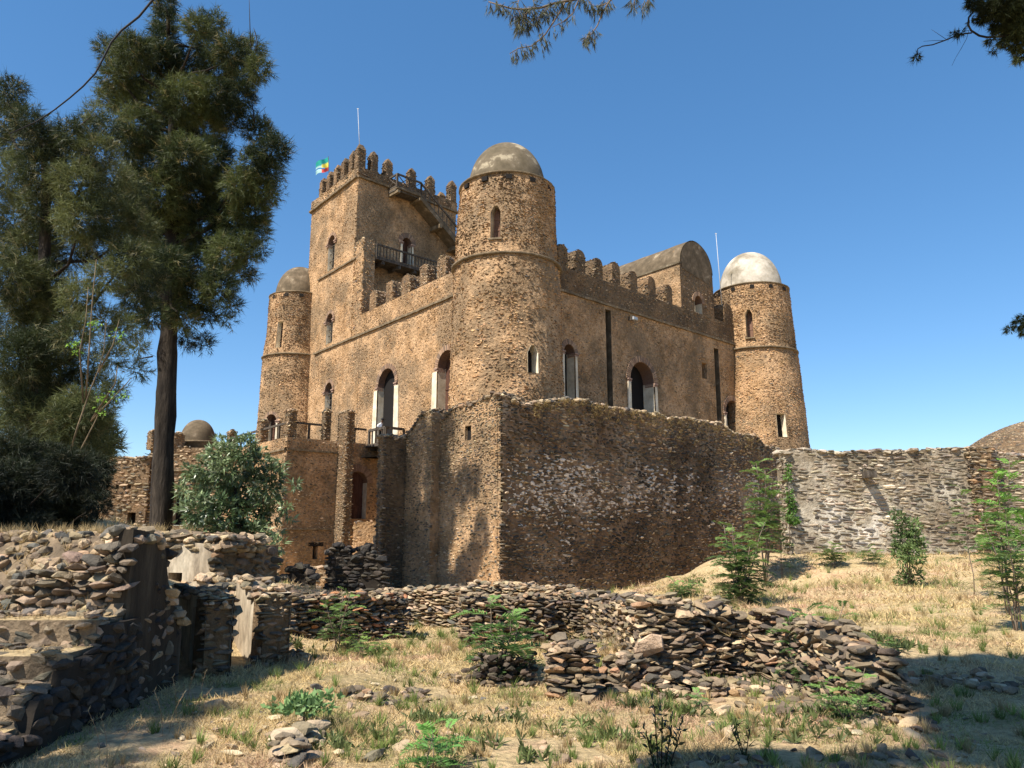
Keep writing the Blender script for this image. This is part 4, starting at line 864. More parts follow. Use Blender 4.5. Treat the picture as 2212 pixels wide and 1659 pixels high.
# ================================================================== DRY STONE WALLS
def seg_z(S, l, za, zb, r, seed): return lambda u: za + (zb - za) * np.clip(np.asarray(u, float) / l, 0, 1) + (fbm(np.asarray(u, float) * 2.1 + seed, 0 * np.asarray(u, float), seed, 3) - .5) * r
def drywall(verts, label, thick=.36, sl=.16, sh=.04, seed=0, pal=P_DRY, rough=.14, name='dry_stone_wall', group=None, spill=0, tilt=.16, sag=0):
    """verts: (px, py at the foot, py of the top)"""
    mb = MB(); pts = []
    for v in verts:
        p = gp(v[0], v[1]); z1 = float(at(v[0], v[2], p[1])[2]); pts.append((p[0], p[1], p[2], z1))
    for i in range(len(pts) - 1):
        a, b = pts[i], pts[i + 1]; A = np.array(a[:2]); B = np.array(b[:2]); l = np.linalg.norm(B - A)
        S = Pl(A, B - A); bk = S.off(-thick); Sb = Pl(bk.O, bk.D, -bk.N); zt = seg_z(S, l, a[3], b[3], rough, seed + i); z0 = min(a[2], b[2]) - .25
        core = S.off(-.1); k = max(2, int(l / .3)); us = np.linspace(.03, l - .03, k + 1); V = []
        for u in us:
            for (z, w) in ((z0, 0), (float(zt(u)) - .06, 0), (float(zt(u)) - .06, -thick + .2), (z0, -thick + .2)): V.append(core.map(u, z, w))
        F_ = [(4 * j + c, 4 * j + (c + 1) % 4, 4 * j + 4 + (c + 1) % 4, 4 * j + 4 + c) for j in range(k) for c in range(4)] + [(0, 1, 2, 3), (4 * k, 4 * k + 1, 4 * k + 2, 4 * k + 3)]
        mb.add(V, F_, 'mortar_dark')
        kw = dict(sl=sl, sh=sh, prot=.03, cover=1, pal=pal, lib=LIB_L, tilt=tilt, thick=.09)
        skin(mb, S, -.02, l + .02, z0, lambda u: zt(u) - .02, seed=seed * 3 + i, **kw); skin(mb, Sb, -.02, l + .02, z0, lambda u: zt(u) - .04, seed=seed * 3 + i + 50, **kw)
        for (o, N) in ((A, -S.D), (B, S.D)): skin(mb, Pl(o, -S.N, N), 0, thick, z0, float(zt(0 if N is not S.D else l)) - .03, seed=seed + 7, **kw)
        for q in range(3): caprocks(mb, S.off(-.02), 0, l, zt, thick - .06, int(l * 20) + 3, .085, pal, seed + i + 200 + q, LIB_L, flat=.32, lift=-.03 + .03 * q)
        if spill:
            n = int(l * spill); rg = np.random.RandomState(seed + 300 + i); u = rg.uniform(0, l, n); w = rg.exponential(.22, n)
            P = S.map(u, 0, w); P[:, 2] = gz(P[:, 0], P[:, 1]) + .02; rocks_at(mb, P, .04, .11, pal, seed + 400 + i)
    c = pts[0]; return mb.build(name, None, label, 'wall', group, loc=(c[0], c[1], c[2]))
def rocks_at(mb, P, s0, s1, pal, seed, flat=.45, lib=None, m='stone'):
    rg = np.random.RandomState(seed); n = len(P); s = rg.uniform(s0, s1, n); a = rg.uniform(0, 6.28, n)
    x = unit_rows(np.stack([np.cos(a), np.sin(a), rg.normal(0, .18, n)], -1)); k = unit_rows(np.stack([rg.normal(0, .22, n), rg.normal(0, .22, n), np.ones(n)], -1)); y = np.cross(k, x)
    k = np.cross(x, y)
    put_rocks(mb, np.asarray(P), np.stack([x * s[:, None], y * (s * rg.uniform(.5, .9, n))[:, None], k * (s * flat * rg.uniform(.6, 1.3, n))[:, None]], -1), palette(n, pal, rg), lib or LIB_L, m, seed)
drywall([(628, 1372, 1296), (880, 1378, 1291)], 'low dry stone wall behind the ferny sapling, ending in a square corner', seed=1, pal=P_DRY[:4] + [((.38, .18, .09), 1.2)] + P_DRY[5:])
drywall([(800, 1352, 1283), (880, 1354, 1277), (1010, 1356, 1270)], 'paler dry stone wall in the gap between two darker ones', seed=2, pal=P_RUIN, sl=.2)
drywall([(1000, 1398, 1290), (1188, 1392, 1292)], 'low dry stone wall right behind the mound with the ferny sapling', seed=3)
drywall([(1010, 1330, 1263), (1100, 1330, 1268), (1255, 1332, 1276)], 'low dry stone wall at the foot of the tall ruined corner', seed=4, pal=P_RUIN)
drywall([(1185, 1388, 1296), (1262, 1385, 1296), (1345, 1392, 1300)], 'tumbling middle stretch of dry stone wall', seed=5, rough=.22, spill=14)
drywall([(1335, 1398, 1305), (1392, 1478, 1308), (1505, 1482, 1312), (1616, 1470, 1318)], 'bulky dry stone wall with a big pale boulder in its face', seed=6, sl=.17, sh=.043, thick=.5, rough=.16, spill=14, tilt=.22, pal=P_DRY + [((.45, .33, .2), 1)])
drywall([(1620, 1470, 1326), (1700, 1496, 1345), (1790, 1530, 1378), (1860, 1545, 1425)], 'collapsing dry stone wall sloping down to the right', seed=7, sl=.15, sh=.042, thick=.4, rough=.16, spill=50, tilt=.35)
drywall([(1850, 1548, 1430), (1905, 1550, 1478), (1990, 1556, 1530)], 'last heap of slabs where the dry stone wall peters out', seed=8, sl=.16, sh=.045, thick=.35, rough=.12, spill=40, tilt=.5, name='stone_heap')
drywall([(1192, 1512, 1402), (1285, 1516, 1400)], 'short free standing stack of flat slabs', seed=9, sl=.17, sh=.042, thick=.3, rough=.1, spill=14, tilt=.08, name='stone_stack')
drywall([(1290, 1492, 1452), (1345, 1492, 1445), (1400, 1486, 1428)], 'knee high row of tumbled slabs joining the stack to the bulky wall', seed=10, sl=.17, sh=.06, thick=.3, rough=.2, spill=14, tilt=.5, name='stone_row')
drywall([(1400, 1500, 1476), (1560, 1508, 1480)], 'half buried footing of stones below the bulky wall', seed=11, sl=.17, sh=.055, thick=.25, rough=.12, spill=10, tilt=.3, name='stone_row')
drywall([(640, 1662, 1634), (688, 1600, 1574)], 'broken wall stub at the bottom edge with a leafy weed on top', seed=12, sl=.2, sh=.05, thick=.22, rough=.05, spill=6, tilt=.08, name='wall_stub', pal=P_RUIN[1:])
def patch(pxs, n, s0, s1, label, seed, spread=.25, name='stone_row', pal=P_DRY, up=0):
    mb = MB(); P = [gp(*p) for p in pxs]; rg = np.random.RandomState(seed); Q = []
    for i in range(n):
        j = rg.randint(0, len(P) - 1) if len(P) > 1 else 0; t = rg.rand(); a = P[j] * (1 - t) + P[min(j + 1, len(P) - 1)] * t
        x, y = a[0] + rg.normal(0, spread), a[1] + rg.normal(0, spread * .6); Q.append((x, y, float(gz(x, y)) + rg.uniform(-.02, .05 + up)))
    rocks_at(mb, np.array(Q), s0, s1, pal, seed); c = P[0]; return mb.build(name, None, label, 'stones', loc=tuple(c))
patch([(745, 1500), (830, 1520), (905, 1500)], 60, .035, .09, 'cluster of dark edged slabs half sunk in the dry grass', 21, .1, 'stone_row')
patch([(970, 1470), (1050, 1486), (1130, 1480)], 70, .03, .075, 'thin line of dark stones under the central ferny sapling', 22, .08)
patch([(1045, 1478), (1135, 1476)], 200, .03, .075, 'dark earthy mound of stones and roots under the central sapling', 23, .13, 'stone_mound', [((.05, .04, .03), 2), ((.09, .07, .05), 2), ((.15, .12, .09), 1)], .26)
patch([(1490, 1652), (1540, 1656)], 26, .03, .07, 'dark stones at the bottom edge beside the upright dark plant', 24, .18, 'stone_row')
patch([(1800, 1658), (1900, 1650), (2080, 1655)], 26, .03, .10, 'shaded rounded stones at the bottom right edge', 25, .15, 'stone_row')
patch([(1990, 1470), (2200, 1490)], 60, .04, .1, 'shaded line of sunken stones in the tree shadow', 26, .2, 'stone_row')
mb = MB(); p = gp(1380, 1515); rocks_at(mb, np.array([at(1400, 1395, gp(1425, 1480)[1] - .05)]), .2, .21, [((.52, .38, .24), 1)], 5, .8); mb.build('boulder', None, 'large pale tan boulder set in the bulky dry stone wall', 'stone', loc=tuple(at(1400, 1395, gp(1425, 1480)[1])))
mb = MB(); p = gp(1992, 1552); rocks_at(mb, np.array([p + (0, -.03, .05)]), .11, .115, [((.36, .22, .12), 1)], 8, .45); mb.build('boulder', None, 'rusty brown squared stone at the tip of the slab heap', 'stone', loc=tuple(p))
# single stones lying about
protos = []
for i in range(7):
    mb = MB(); rocks_at(mb, np.zeros((1, 3)), .13, .14, P_RUIN, 500 + i, .38); o = mb.build('loose_stone', None, 'flat grey brown stone lying loose in the dry grass', 'stone', 'loose stones scattered in the grass', loc=(0, 0, 0)); protos.append(o)
rnd = random.Random(12); used = set()
spots = [(rnd.uniform(400, 2100), rnd.uniform(1480, 1655)) for _ in range(50)] + [(rnd.uniform(640, 1300), rnd.uniform(1400, 1500)) for _ in range(12)] + [(560, 1590), (590, 1600), (650, 1560), (700, 1575), (480, 1560), (610, 1570), (520, 1620), (1350, 1520), (1370, 1515), (1480, 1520), (1555, 1520)] + [(rnd.uniform(1640, 2000), rnd.uniform(1500, 1600)) for _ in range(16)]
for px, py in spots:
    k = rnd.randrange(7); src = protos[k]
    o = src if k not in used else src.copy()
    if k in used: scene.collection.objects.link(o)
    used.add(k); p = gp(px, py); o.location = (p[0], p[1], p[2] + .015); o.rotation_euler = (rnd.uniform(-.15, .15), rnd.uniform(-.15, .15), rnd.uniform(0, 6.28)); s = rnd.choice([.18, .25, .3, .4, .5, .65]); o.scale = (s, s, s)

# ================================================================== LEFT HAND RUINS
XW = -3.2
P_STEP = [((.27, .20, .135), 3), ((.20, .15, .105), 4), ((.13, .105, .078), 3), ((.08, .07, .055), 1.5)]
P_SHADE = [((.05, .042, .034), 2), ((.08, .065, .05), 2), ((.035, .032, .03), 2)]  # near-black stones, the shade is put into their colour
M['mortar_shade'] = mat('shade_black_mortar', col=(.03, .024, .018), nvar=.3, bump=.5, bscale=12)  # mortar colour blackened to carry the shade
# stairs
m = MB(); rgs = random.Random(5)
steps = [(6.02, 7.3, .90), (5.55, 6.1, .71), (5.2, 5.6, .52), (4.84, 5.25, .33), (4.4, 4.9, .14), (3.9, 4.45, -.02)]
for i, (y0, y1, z) in enumerate(steps):
    xl = -4.25 - .12 * i; pts = [(xl, y0), (XW, y0), (XW, y1), (xl, y1)]
    prism_wall(m, pts, -.4, z, m='earth', amp=0, sk=dict(sl=.17, sh=.08, prot=.02, cover=1, pal=P_STEP, lib=LIB_L, tilt=.3, thick=.08), seed=200 + i, top='ground')  # pale ground colour on top paints sunlight onto the treads
    S = Pl((xl, y0), (1, 0), (0, -1)); caprocks(m, S, 0, XW - xl, z - .03, y1 - y0, 80, .07, P_STEP, 210 + i, LIB_L, flat=.3)
    u_ = np.linspace(0, 1, 30); 
m.build('stone_steps', None, 'worn rubble steps climbing along the dark wall at the lower left', 'steps', loc=(XW - .5, 4.5, .1))
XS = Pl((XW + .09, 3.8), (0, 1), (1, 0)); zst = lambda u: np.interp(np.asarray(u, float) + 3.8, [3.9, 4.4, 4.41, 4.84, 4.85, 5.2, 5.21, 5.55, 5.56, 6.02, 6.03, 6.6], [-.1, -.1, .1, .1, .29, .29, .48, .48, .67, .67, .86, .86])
m = MB(); sheet(m, XS, .1, 2.75, -.5, zst, thick=.11, seed=29, step=.035, m='mortar_shade', amp=0); skin(m, XS, .1, 2.75, -.4, zst, sl=.15, sh=.075, prot=.03, cover=1, pal=P_SHADE, seed=29, lib=LIB_L, tilt=.3, thick=.06)
m.build('retaining_wall', None, 'stone side wall carrying the rubble steps, its shade painted almost black', 'wall', loc=(XW, 5, 0))
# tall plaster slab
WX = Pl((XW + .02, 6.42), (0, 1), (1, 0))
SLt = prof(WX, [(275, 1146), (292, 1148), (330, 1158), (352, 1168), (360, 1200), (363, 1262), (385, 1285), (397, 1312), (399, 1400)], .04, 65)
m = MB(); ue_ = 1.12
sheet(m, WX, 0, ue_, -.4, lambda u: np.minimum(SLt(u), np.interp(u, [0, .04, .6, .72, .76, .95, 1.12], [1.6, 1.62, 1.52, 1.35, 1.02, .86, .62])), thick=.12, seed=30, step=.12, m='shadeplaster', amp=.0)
skin(m, WX, .52, .8, .5, 1.45, sl=.16, sh=.09, prot=.0, cover=.9, pal=P_SHADE, seed=30, lib=LIB_L); skin(m, Pl((XW, 6.35 + ue_ * .99), (-1, 0), (0, 1)), 0, .33, -.2, .7, sl=.15, sh=.07, cover=1, pal=P_SHADE, seed=31)
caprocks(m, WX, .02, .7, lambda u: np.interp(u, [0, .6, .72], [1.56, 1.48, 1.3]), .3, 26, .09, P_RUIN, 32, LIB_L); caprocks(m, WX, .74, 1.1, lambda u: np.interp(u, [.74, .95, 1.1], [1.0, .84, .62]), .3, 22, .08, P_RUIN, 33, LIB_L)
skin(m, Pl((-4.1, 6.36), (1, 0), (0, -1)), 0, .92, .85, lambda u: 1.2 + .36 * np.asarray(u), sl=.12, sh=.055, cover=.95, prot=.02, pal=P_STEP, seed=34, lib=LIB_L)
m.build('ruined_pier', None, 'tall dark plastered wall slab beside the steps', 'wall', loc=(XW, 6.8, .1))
# rubble bank behind the steps
m = MB(); nxb, nyb = 22, 14; V = []
for j in range(nyb + 1):
    for i in range(nxb + 1):
        x = -5.6 + i * (5.6 - 3.2) / nxb; t = j / nyb; y = 6.32 + 2.6 * t; z = .9 + .62 * min(1, t / .25) + .03 * t
        V.append((x, y, z + .10 * (float(fbm(x * 2.5, y * 2.5, 9, 3)) - .5)))
m.add(V, [(j * (nxb + 1) + i, j * (nxb + 1) + i + 1, (j + 1) * (nxb + 1) + i + 1, (j + 1) * (nxb + 1) + i) for j in range(nyb) for i in range(nxb)], 'earth', smooth=True)
rg = np.random.RandomState(6); n = 700; x = rg.uniform(-5.5, -3.3, n); t = rg.uniform(0, 1, n) ** 1.6 * .6; y = 6.32 + 2.6 * t; z = .9 + .62 * np.minimum(1, t / .25) + .03 * t
rocks_at(m, np.stack([x, y, z + .0], -1), .025, .085, P_RUIN, 7, .6); m.build('rubble_bank', None, 'sunlit bank of tumbled rubble behind the steps', 'rubble', loc=(-4.5, 7, .9))
# piers with plaster faces
def pier(corner, left_len, side_y, ztop, label, slot=None, seed=0, ytop=None):
    c = np.array(corner); a = c + Ld * left_len; d = c + Rd * side_y; e = a + Rd * side_y
    mb = MB(); z0 = -.5; S = Pl(a, c - a); l = left_len; ops = []
    if slot: ops = [Op(S, *slot, 'flat', .3, .08)]
    zt = lambda u: ztop + (fbm(np.asarray(u, float) * 4, 0 * np.asarray(u, float), seed, 2) - .5) * .12 + (.10 * (np.asarray(u) < l * .4) if ytop else 0)
    for o in ops: o.v1 = min(o.v1, ztop - .12)
    sheet(mb, S, 0, l, z0, zt, ops, thick=side_y - .02, seed=seed, step=.09, m='wallplaster', amp=.05, ends=(1, 0))
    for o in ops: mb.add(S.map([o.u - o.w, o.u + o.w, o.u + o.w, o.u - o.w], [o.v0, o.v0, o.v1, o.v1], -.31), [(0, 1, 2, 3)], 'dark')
    S2 = Pl(c, Rd); l2 = side_y; sheet(mb, S2, 0, l2, z0, ztop - .02, thick=.3, seed=seed, step=.3, m='mortar_dark', back=False)
    skin(mb, S2, 0, l2, z0, ztop - .02, sl=.15, sh=.05, prot=.02, cover=1, pal=P_DRY, seed=seed, lib=LIB_L, over=.03, thick=.09)
    mb.add([(*c, ztop - .02), (*d, ztop - .02), (*e, ztop - .02), (*a, ztop - .02)], [(0, 1, 2, 3)], 'cornice'); mb.add([(*d, ztop), (*e, ztop), (*e, z0), (*d, z0)], [(0, 1, 2, 3)], 'mortar_dark')
    caprocks(mb, S, 0, l, zt, side_y, 110, .065, P_RUIN, seed + 4, LIB_L, flat=.4)
    return mb.build('ruined_pier', None, label, 'wall', loc=(c[0], c[1], 0))
pier((hx(461, 8.2), 8.2), 1.35, .29, float(at(461, 1293, 8.2)[2]), 'low ruined pier with a tall dark slot in its plastered face', (411, 430, 1290, 1440), 41)
pier((hx(582, 9.4), 9.4), 1.0, .35, float(at(582, 1285, 9.4)[2]), 'low ruined pier with a pale peeling plaster face, right of the slotted one', None, 42, ytop=True)
m = MB(); rg = np.random.RandomState(15); c = np.array((hx(610, 9.9), 9.9)); P = np.stack([rg.normal(c[0] + .12, .10, 40), rg.normal(c[1], .35, 40)], -1); P = np.column_stack([P, gz(P[:, 0], P[:, 1]) + rg.uniform(0, .1, 40)])
rocks_at(m, P, .03, .08, P_DRY, 16, .6); m.build('stone_heap', None, 'fallen stones heaped against the pale plastered pier', 'stones', loc=tuple(P[0]))
# low plaster wall behind the piers
B0 = np.array((hx(345, 12.2), 12.2)); B1 = np.array((hx(470, 12.0), 12.0)); BW = Pl(B0, B1 - B0); lb = float(np.linalg.norm(B1 - B0)); hb = Op(BW, 366, 391, 1237, 1262, 'flat', .4)
m = MB(); zt = lambda u: EYE - .22 + (fbm(np.asarray(u, float) * 2, 0 * np.asarray(u, float), 4, 2) - .5) * .2
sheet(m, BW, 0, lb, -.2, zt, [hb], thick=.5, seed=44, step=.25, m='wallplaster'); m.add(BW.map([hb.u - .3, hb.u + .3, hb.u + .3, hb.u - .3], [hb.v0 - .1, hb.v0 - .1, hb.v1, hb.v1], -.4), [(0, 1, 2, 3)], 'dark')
SB = Pl(B1, (.35, 1), (1, -.35)); sheet(m, SB, 0, 1.6, -.2, EYE - .3, thick=.4, seed=45, step=.3, m='mortar_dark', back=False); skin(m, SB, 0, 1.6, -.2, EYE - .3, sl=.25, sh=.1, prot=.05, cover=1, pal=P_DARK, seed=45, lib=LIB_L)
for q in range(2): caprocks(m, BW, -.2, lb + .3, lambda u: zt(u) - .05 + .12 * q, 1.0, 160, .1, P_RUIN, 46 + q, LIB_L, flat=.45)
m.build('ruined_wall', None, 'mossy plastered wall with a small square hole, under the bush', 'wall', loc=(B0[0], B0[1], .5))
m = MB(); W2 = Pl((hx(395, 10.6), 10.6), (1, -.15)); l2 = 1.15; zt = lambda u: .78 + .12 * np.sin(np.asarray(u) * 5)
sheet(m, W2, 0, l2, -.4, zt, thick=.6, seed=47, step=.25, m='wallplaster'); caprocks(m, W2, -.1, l2 + .1, lambda u: zt(u), .7, 120, .08, P_RUIN, 48, LIB_L); m.build('ruined_wall', None, 'low broken wall capped with flat stones between the piers', 'wall', loc=(hx(395, 10.6), 10.6, 0))
# stubs below the terrace; tree shadow is put into the near-black colours
def stub(x0, x1, Yd, pyt, label, seed, name='ruined_wall', pal=P_SHADE, py2=None, outl=None, cat='wall', rough=.9, m_='mortar_shade', cover=1):
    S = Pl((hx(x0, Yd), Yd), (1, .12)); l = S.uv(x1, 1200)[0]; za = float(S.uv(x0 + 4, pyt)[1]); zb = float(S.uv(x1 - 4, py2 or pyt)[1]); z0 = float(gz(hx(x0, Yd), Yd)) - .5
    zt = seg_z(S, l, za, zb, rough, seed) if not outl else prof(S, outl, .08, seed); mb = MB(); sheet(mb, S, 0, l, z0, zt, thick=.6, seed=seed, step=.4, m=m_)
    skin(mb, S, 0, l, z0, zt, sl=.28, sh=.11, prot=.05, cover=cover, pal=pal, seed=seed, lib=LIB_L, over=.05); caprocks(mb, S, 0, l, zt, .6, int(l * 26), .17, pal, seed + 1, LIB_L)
    return mb.build(name, None, label, cat, loc=(hx(x0, Yd), Yd, z0))
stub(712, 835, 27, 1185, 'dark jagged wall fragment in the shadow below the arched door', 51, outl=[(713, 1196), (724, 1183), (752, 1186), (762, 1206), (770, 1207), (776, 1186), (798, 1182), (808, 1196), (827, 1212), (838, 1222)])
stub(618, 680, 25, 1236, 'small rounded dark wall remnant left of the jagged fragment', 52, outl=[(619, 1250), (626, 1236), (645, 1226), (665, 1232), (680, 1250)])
stub(672, 716, 34, 1228, 'small sunlit wall patch between two dark remnants', 53, pal=P_RUIN, m_='plaster', cover=.7, rough=.2)

# ================================================================== PLANTS
def blades(mb, P, D, nb, L, W, spread, droop, col, m='leaf', seed=0, base=.5, vL=.4, quad=False):
    rg = np.random.RandomState(seed); n = len(P); P = np.repeat(P, nb, 0); D = np.repeat(D, nb, 0); L = np.repeat(np.broadcast_to(L, (n,)), nb); k = len(P)
    st_ = P + D * (rg.uniform(0, base, k) * L)[:, None]; d = unit_rows(D + rg.normal(0, spread, (k, 3))); d[:, 2] -= droop; d = unit_rows(d)
    l = L * rg.uniform(1 - vL, 1 + vL, k); s = unit_rows(np.cross(d, rg.normal(0, 1, (k, 3)))) * (W * rg.uniform(.7, 1.3, k))[:, None]
    c = np.repeat(col, nb, 0) * rg.uniform(.75, 1.25, (k, 1))
    if quad:
        mid = st_ + d * (l * .45)[:, None]; V = np.stack([st_, mid + s / 2, st_ + d * l[:, None], mid - s / 2], 1).reshape(-1, 3)
        mb.add(V, np.arange(4 * k).reshape(k, 4), m, np.repeat(c, 4, 0))
    else:
        V = np.stack([st_ - s / 2, st_ + s / 2, st_ + d * l[:, None]], 1).reshape(-1, 3); mb.add(V, np.arange(3 * k).reshape(k, 3), m, np.repeat(c, 3, 0))
def crown(mb, blobs, Yc, yv, dens, nb, L, W, spread, droop, up, cols, seed, m='leaf', quad=False, fl=.8, base=.5, rs=1.0):
    rg = np.random.RandomState(seed); cen = []
    for i, b in enumerate(blobs):
        Yb = Yc + (b[3] if len(b) > 3 else rg.uniform(-yv, yv)); c = at(b[0], b[1], Yb); r = b[2] / K * Yb * rs; cen.append((c, r))
        n = max(6, int(dens * (b[2] / 50) ** 2 * (b[4] if len(b) > 4 else 1))); d = unit_rows(rg.normal(0, 1, (n, 3))); rr = rg.uniform(0.12, 1, n) ** .5
        P = c + d * (rr * r)[:, None] * (1, 1, fl + .2); nn = fbm(P[:, 0] * 1.3, P[:, 2] * 1.3 + P[:, 1], seed, 2)
        D = unit_rows(d * .9 + np.array((0, 0, up)) + rg.normal(0, .35, (n, 3)))
        t = np.clip((nn - .35) * 3 + rg.normal(0, .2, n), 0, 1)[:, None]; col = np.array(cols[0]) * (1 - t) + np.array(cols[1]) * t
        q = rg.rand(n) < .06; col[q] = cols[2]
        blades(mb, P, D, nb, L * rg.uniform(.7, 1.3, n), W, spread, droop, col, m, seed * 31 + i, quad=quad, base=base)
    return cen
def limbs(mb, axis, cen, rad, m='bark', every=1, seed=0, rise=.35):
    rg = random.Random(seed); axis = [np.array(a, float) for a in axis]
    for i, (c, r) in enumerate(cen):
        if i % every: continue
        zt = c[2] - (rise + .3 * rg.random()) * max(1.0, np.linalg.norm(c[:2] - axis[0][:2])); zs = [a[2] for a in axis]; zt = min(max(zt, zs[0] + .15 * (zs[-1] - zs[0])), zs[-1] - .2)
        b = np.array([np.interp(zt, zs, [a[j] for a in axis]) for j in range(3)])
        mid = (b + c) / 2 + np.array((rg.uniform(-.2, .2), rg.uniform(-.2, .2), -.12 * np.linalg.norm(c - b))); mb.tube([b, (b + mid) / 2, mid, (mid + c) / 2 + (0, 0, .05), c], [rad, rad * .8, rad * .6, rad * .4, rad * .15], m, 5)
# tall tree
YT = 25.0; tb = at(345, 1168, YT)
tt = thing('tall_tree', 'tall dark evergreen with a bare lower trunk left of the castle', 'tree', tb)
ax = [at(347, 1172, YT), at(352, 1000, YT), at(359, 850, YT), at(364, 720, YT), at(372, 560, YT), at(374, 380, YT), at(372, 200, YT), at(362, 40, YT)]
m = MB(); m.tube([ax[0] - (0, 0, .8)] + [ax[0]] + [a * (1 - t) + b * t for a, b in zip(ax[:-1], ax[1:]) for t in (.33, .66, 1)], np.interp(np.linspace(0, 1, 23), [0, .1, .5, 1], [.40, .33, .28, .06]) * (1 + .07 * np.sin(np.arange(23) * 2.3)), 'bark', 18, wob=.34)
m.build('trunk', tt)
TB = [(356, 14, 24), (357, 45, 30), (356, 85, 34), (290, 112, 38), (262, 108, 24), (232, 108, 26), (325, 120, 36), (356, 130, 40), (430, 62, 30), (462, 50, 26), (450, 95, 36), (500, 110, 34), (545, 112, 28), (560, 150, 24), (520, 165, 40), (470, 150, 45),
      (400, 150, 45), (290, 170, 45), (250, 165, 36), (235, 210, 28), (270, 225, 34), (330, 210, 55), (400, 220, 60), (460, 215, 50), (520, 205, 34), (490, 250, 40), (440, 280, 50), (370, 290, 60), (300, 270, 42), (280, 310, 36), (330, 350, 55), (400, 350, 60), (460, 340, 45),
      (560, 285, 34), (590, 325, 34), (580, 370, 34), (545, 350, 30), (555, 410, 38), (520, 400, 36), (590, 420, 18), (480, 410, 45), (420, 420, 60), (350, 420, 60), (290, 400, 40), (270, 440, 36), (540, 460, 42), (500, 480, 45), (560, 500, 24), (440, 490, 58), (370, 500, 60), (310, 480, 45),
      (530, 535, 30), (560, 545, 16), (490, 550, 42), (430, 570, 52), (360, 580, 48), (310, 560, 38), (520, 590, 22), (545, 600, 12), (470, 620, 36), (420, 640, 40), (370, 650, 30), (320, 630, 34), (500, 660, 18), (450, 680, 24), (490, 690, 12), (400, 690, 26), (440, 740, 16), (405, 735, 18), (330, 680, 26), (300, 700, 20), (295, 750, 16), (270, 690, 18), (280, 620, 24)]
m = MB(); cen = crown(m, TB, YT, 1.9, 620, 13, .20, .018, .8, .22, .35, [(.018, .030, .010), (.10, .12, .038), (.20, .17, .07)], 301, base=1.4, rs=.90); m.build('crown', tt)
m = MB(); limbs(m, ax[3:], cen, .07, every=2, seed=2)
for pts in ([(545, 150), (556, 90), (548, 60)], [(545, 150), (540, 60), (538, -10)], [(550, 265), (545, 225), (560, 245), (575, 230)], [(595, 330), (612, 300), (622, 290)], [(330, 770), (300, 775), (275, 800)]):
    m.tube([at(x, y, YT - .5) for x, y in pts], [.03, .02, .008], 'bark', 4)
m.build('branch', tt)
# left tree
YL = 15.0; lt = thing('leafy_tree', 'broad olive green tree filling the left edge', 'tree', at(80, 1165, YL))
ax2 = [at(75, 1200, YL), at(78, 1000, YL), at(85, 800, YL), at(95, 600, YL), at(100, 400, YL), at(90, 300, YL)]
m = MB(); m.tube(ax2, [.26, .22, .17, .13, .09, .04], 'bark', 10, wob=.1); m.build('trunk', lt)
LB = [(12, 215, 34), (28, 190, 22), (5, 260, 45), (60, 262, 30), (85, 300, 36), (40, 310, 45), (120, 310, 30), (150, 290, 30), (205, 245, 20), (190, 275, 26), (230, 275, 24), (150, 335, 40), (210, 330, 40), (90, 370, 50), (20, 380, 50), (170, 400, 50), (240, 390, 46), (280, 420, 40),
      (100, 450, 55), (30, 470, 50), (180, 475, 55), (250, 470, 50), (300, 500, 40), (70, 540, 55), (150, 545, 45), (220, 530, 40), (280, 560, 40), (320, 600, 34), (30, 600, 50), (100, 620, 50), (230, 600, 30), (290, 640, 30), (170, 640, 34), (20, 690, 50), (90, 710, 50), (160, 720, 36), (230, 690, 24), (260, 720, 24),
      (40, 780, 55), (110, 800, 50), (180, 790, 34), (240, 770, 26), (210, 840, 28), (300, 800, 16), (30, 860, 55), (100, 890, 55), (170, 880, 36), (30, 940, 55), (110, 960, 50), (180, 950, 40), (225, 965, 22), (60, 640, 50), (90, 760, 50), (70, 850, 50), (140, 850, 45), (60, 900, 50), (150, 920, 50), (200, 900, 40), (210, 1000, 28), (160, 1010, 45), (245, 850, 20), (130, 680, 40), (40, 540, 50)]
m = MB(); cen = crown(m, LB, YL, 1.6, 540, 12, .13, .011, .8, .22, .2, [(.03, .042, .015), (.125, .14, .05), (.2, .18, .09)], 302, base=1.4, rs=.98); m.build('crown', lt)
m = MB(); limbs(m, ax2, cen, .05, every=2, seed=3); m.build('branch', lt)
# dark thicket, lower left; tree shade is put into its leaf colours
YD = 10.0; dk = thing('shrub', 'dark shaded evergreen shrub at the lower left edge', 'shrub', at(60, 1290, YD))
DB = [(20, 1000, 60), (90, 1010, 50), (150, 1020, 40), (200, 1010, 24), (30, 1060, 60), (110, 1070, 50), (170, 1070, 30), (40, 1110, 55), (110, 1110, 45), (20, 1160, 50), (75, 1160, 40), (120, 1150, 26), (30, 1210, 45), (10, 1260, 44), (60, 1240, 34), (90, 1210, 30), (170, 1115, 26), (205, 1050, 26), (215, 1090, 16), (190, 1020, 34), (30, 1300, 34), (150, 1180, 20)]
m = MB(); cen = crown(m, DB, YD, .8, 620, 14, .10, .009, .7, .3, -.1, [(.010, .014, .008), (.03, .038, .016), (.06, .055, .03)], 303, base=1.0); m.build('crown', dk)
m = MB(); a3 = [at(50, 1330, YD), at(55, 1180, YD), at(60, 1020, YD)]; m.tube(a3, [.09, .07, .03], 'bark', 7); limbs(m, a3, cen, .02, every=2, seed=4); m.build('stem', dk)
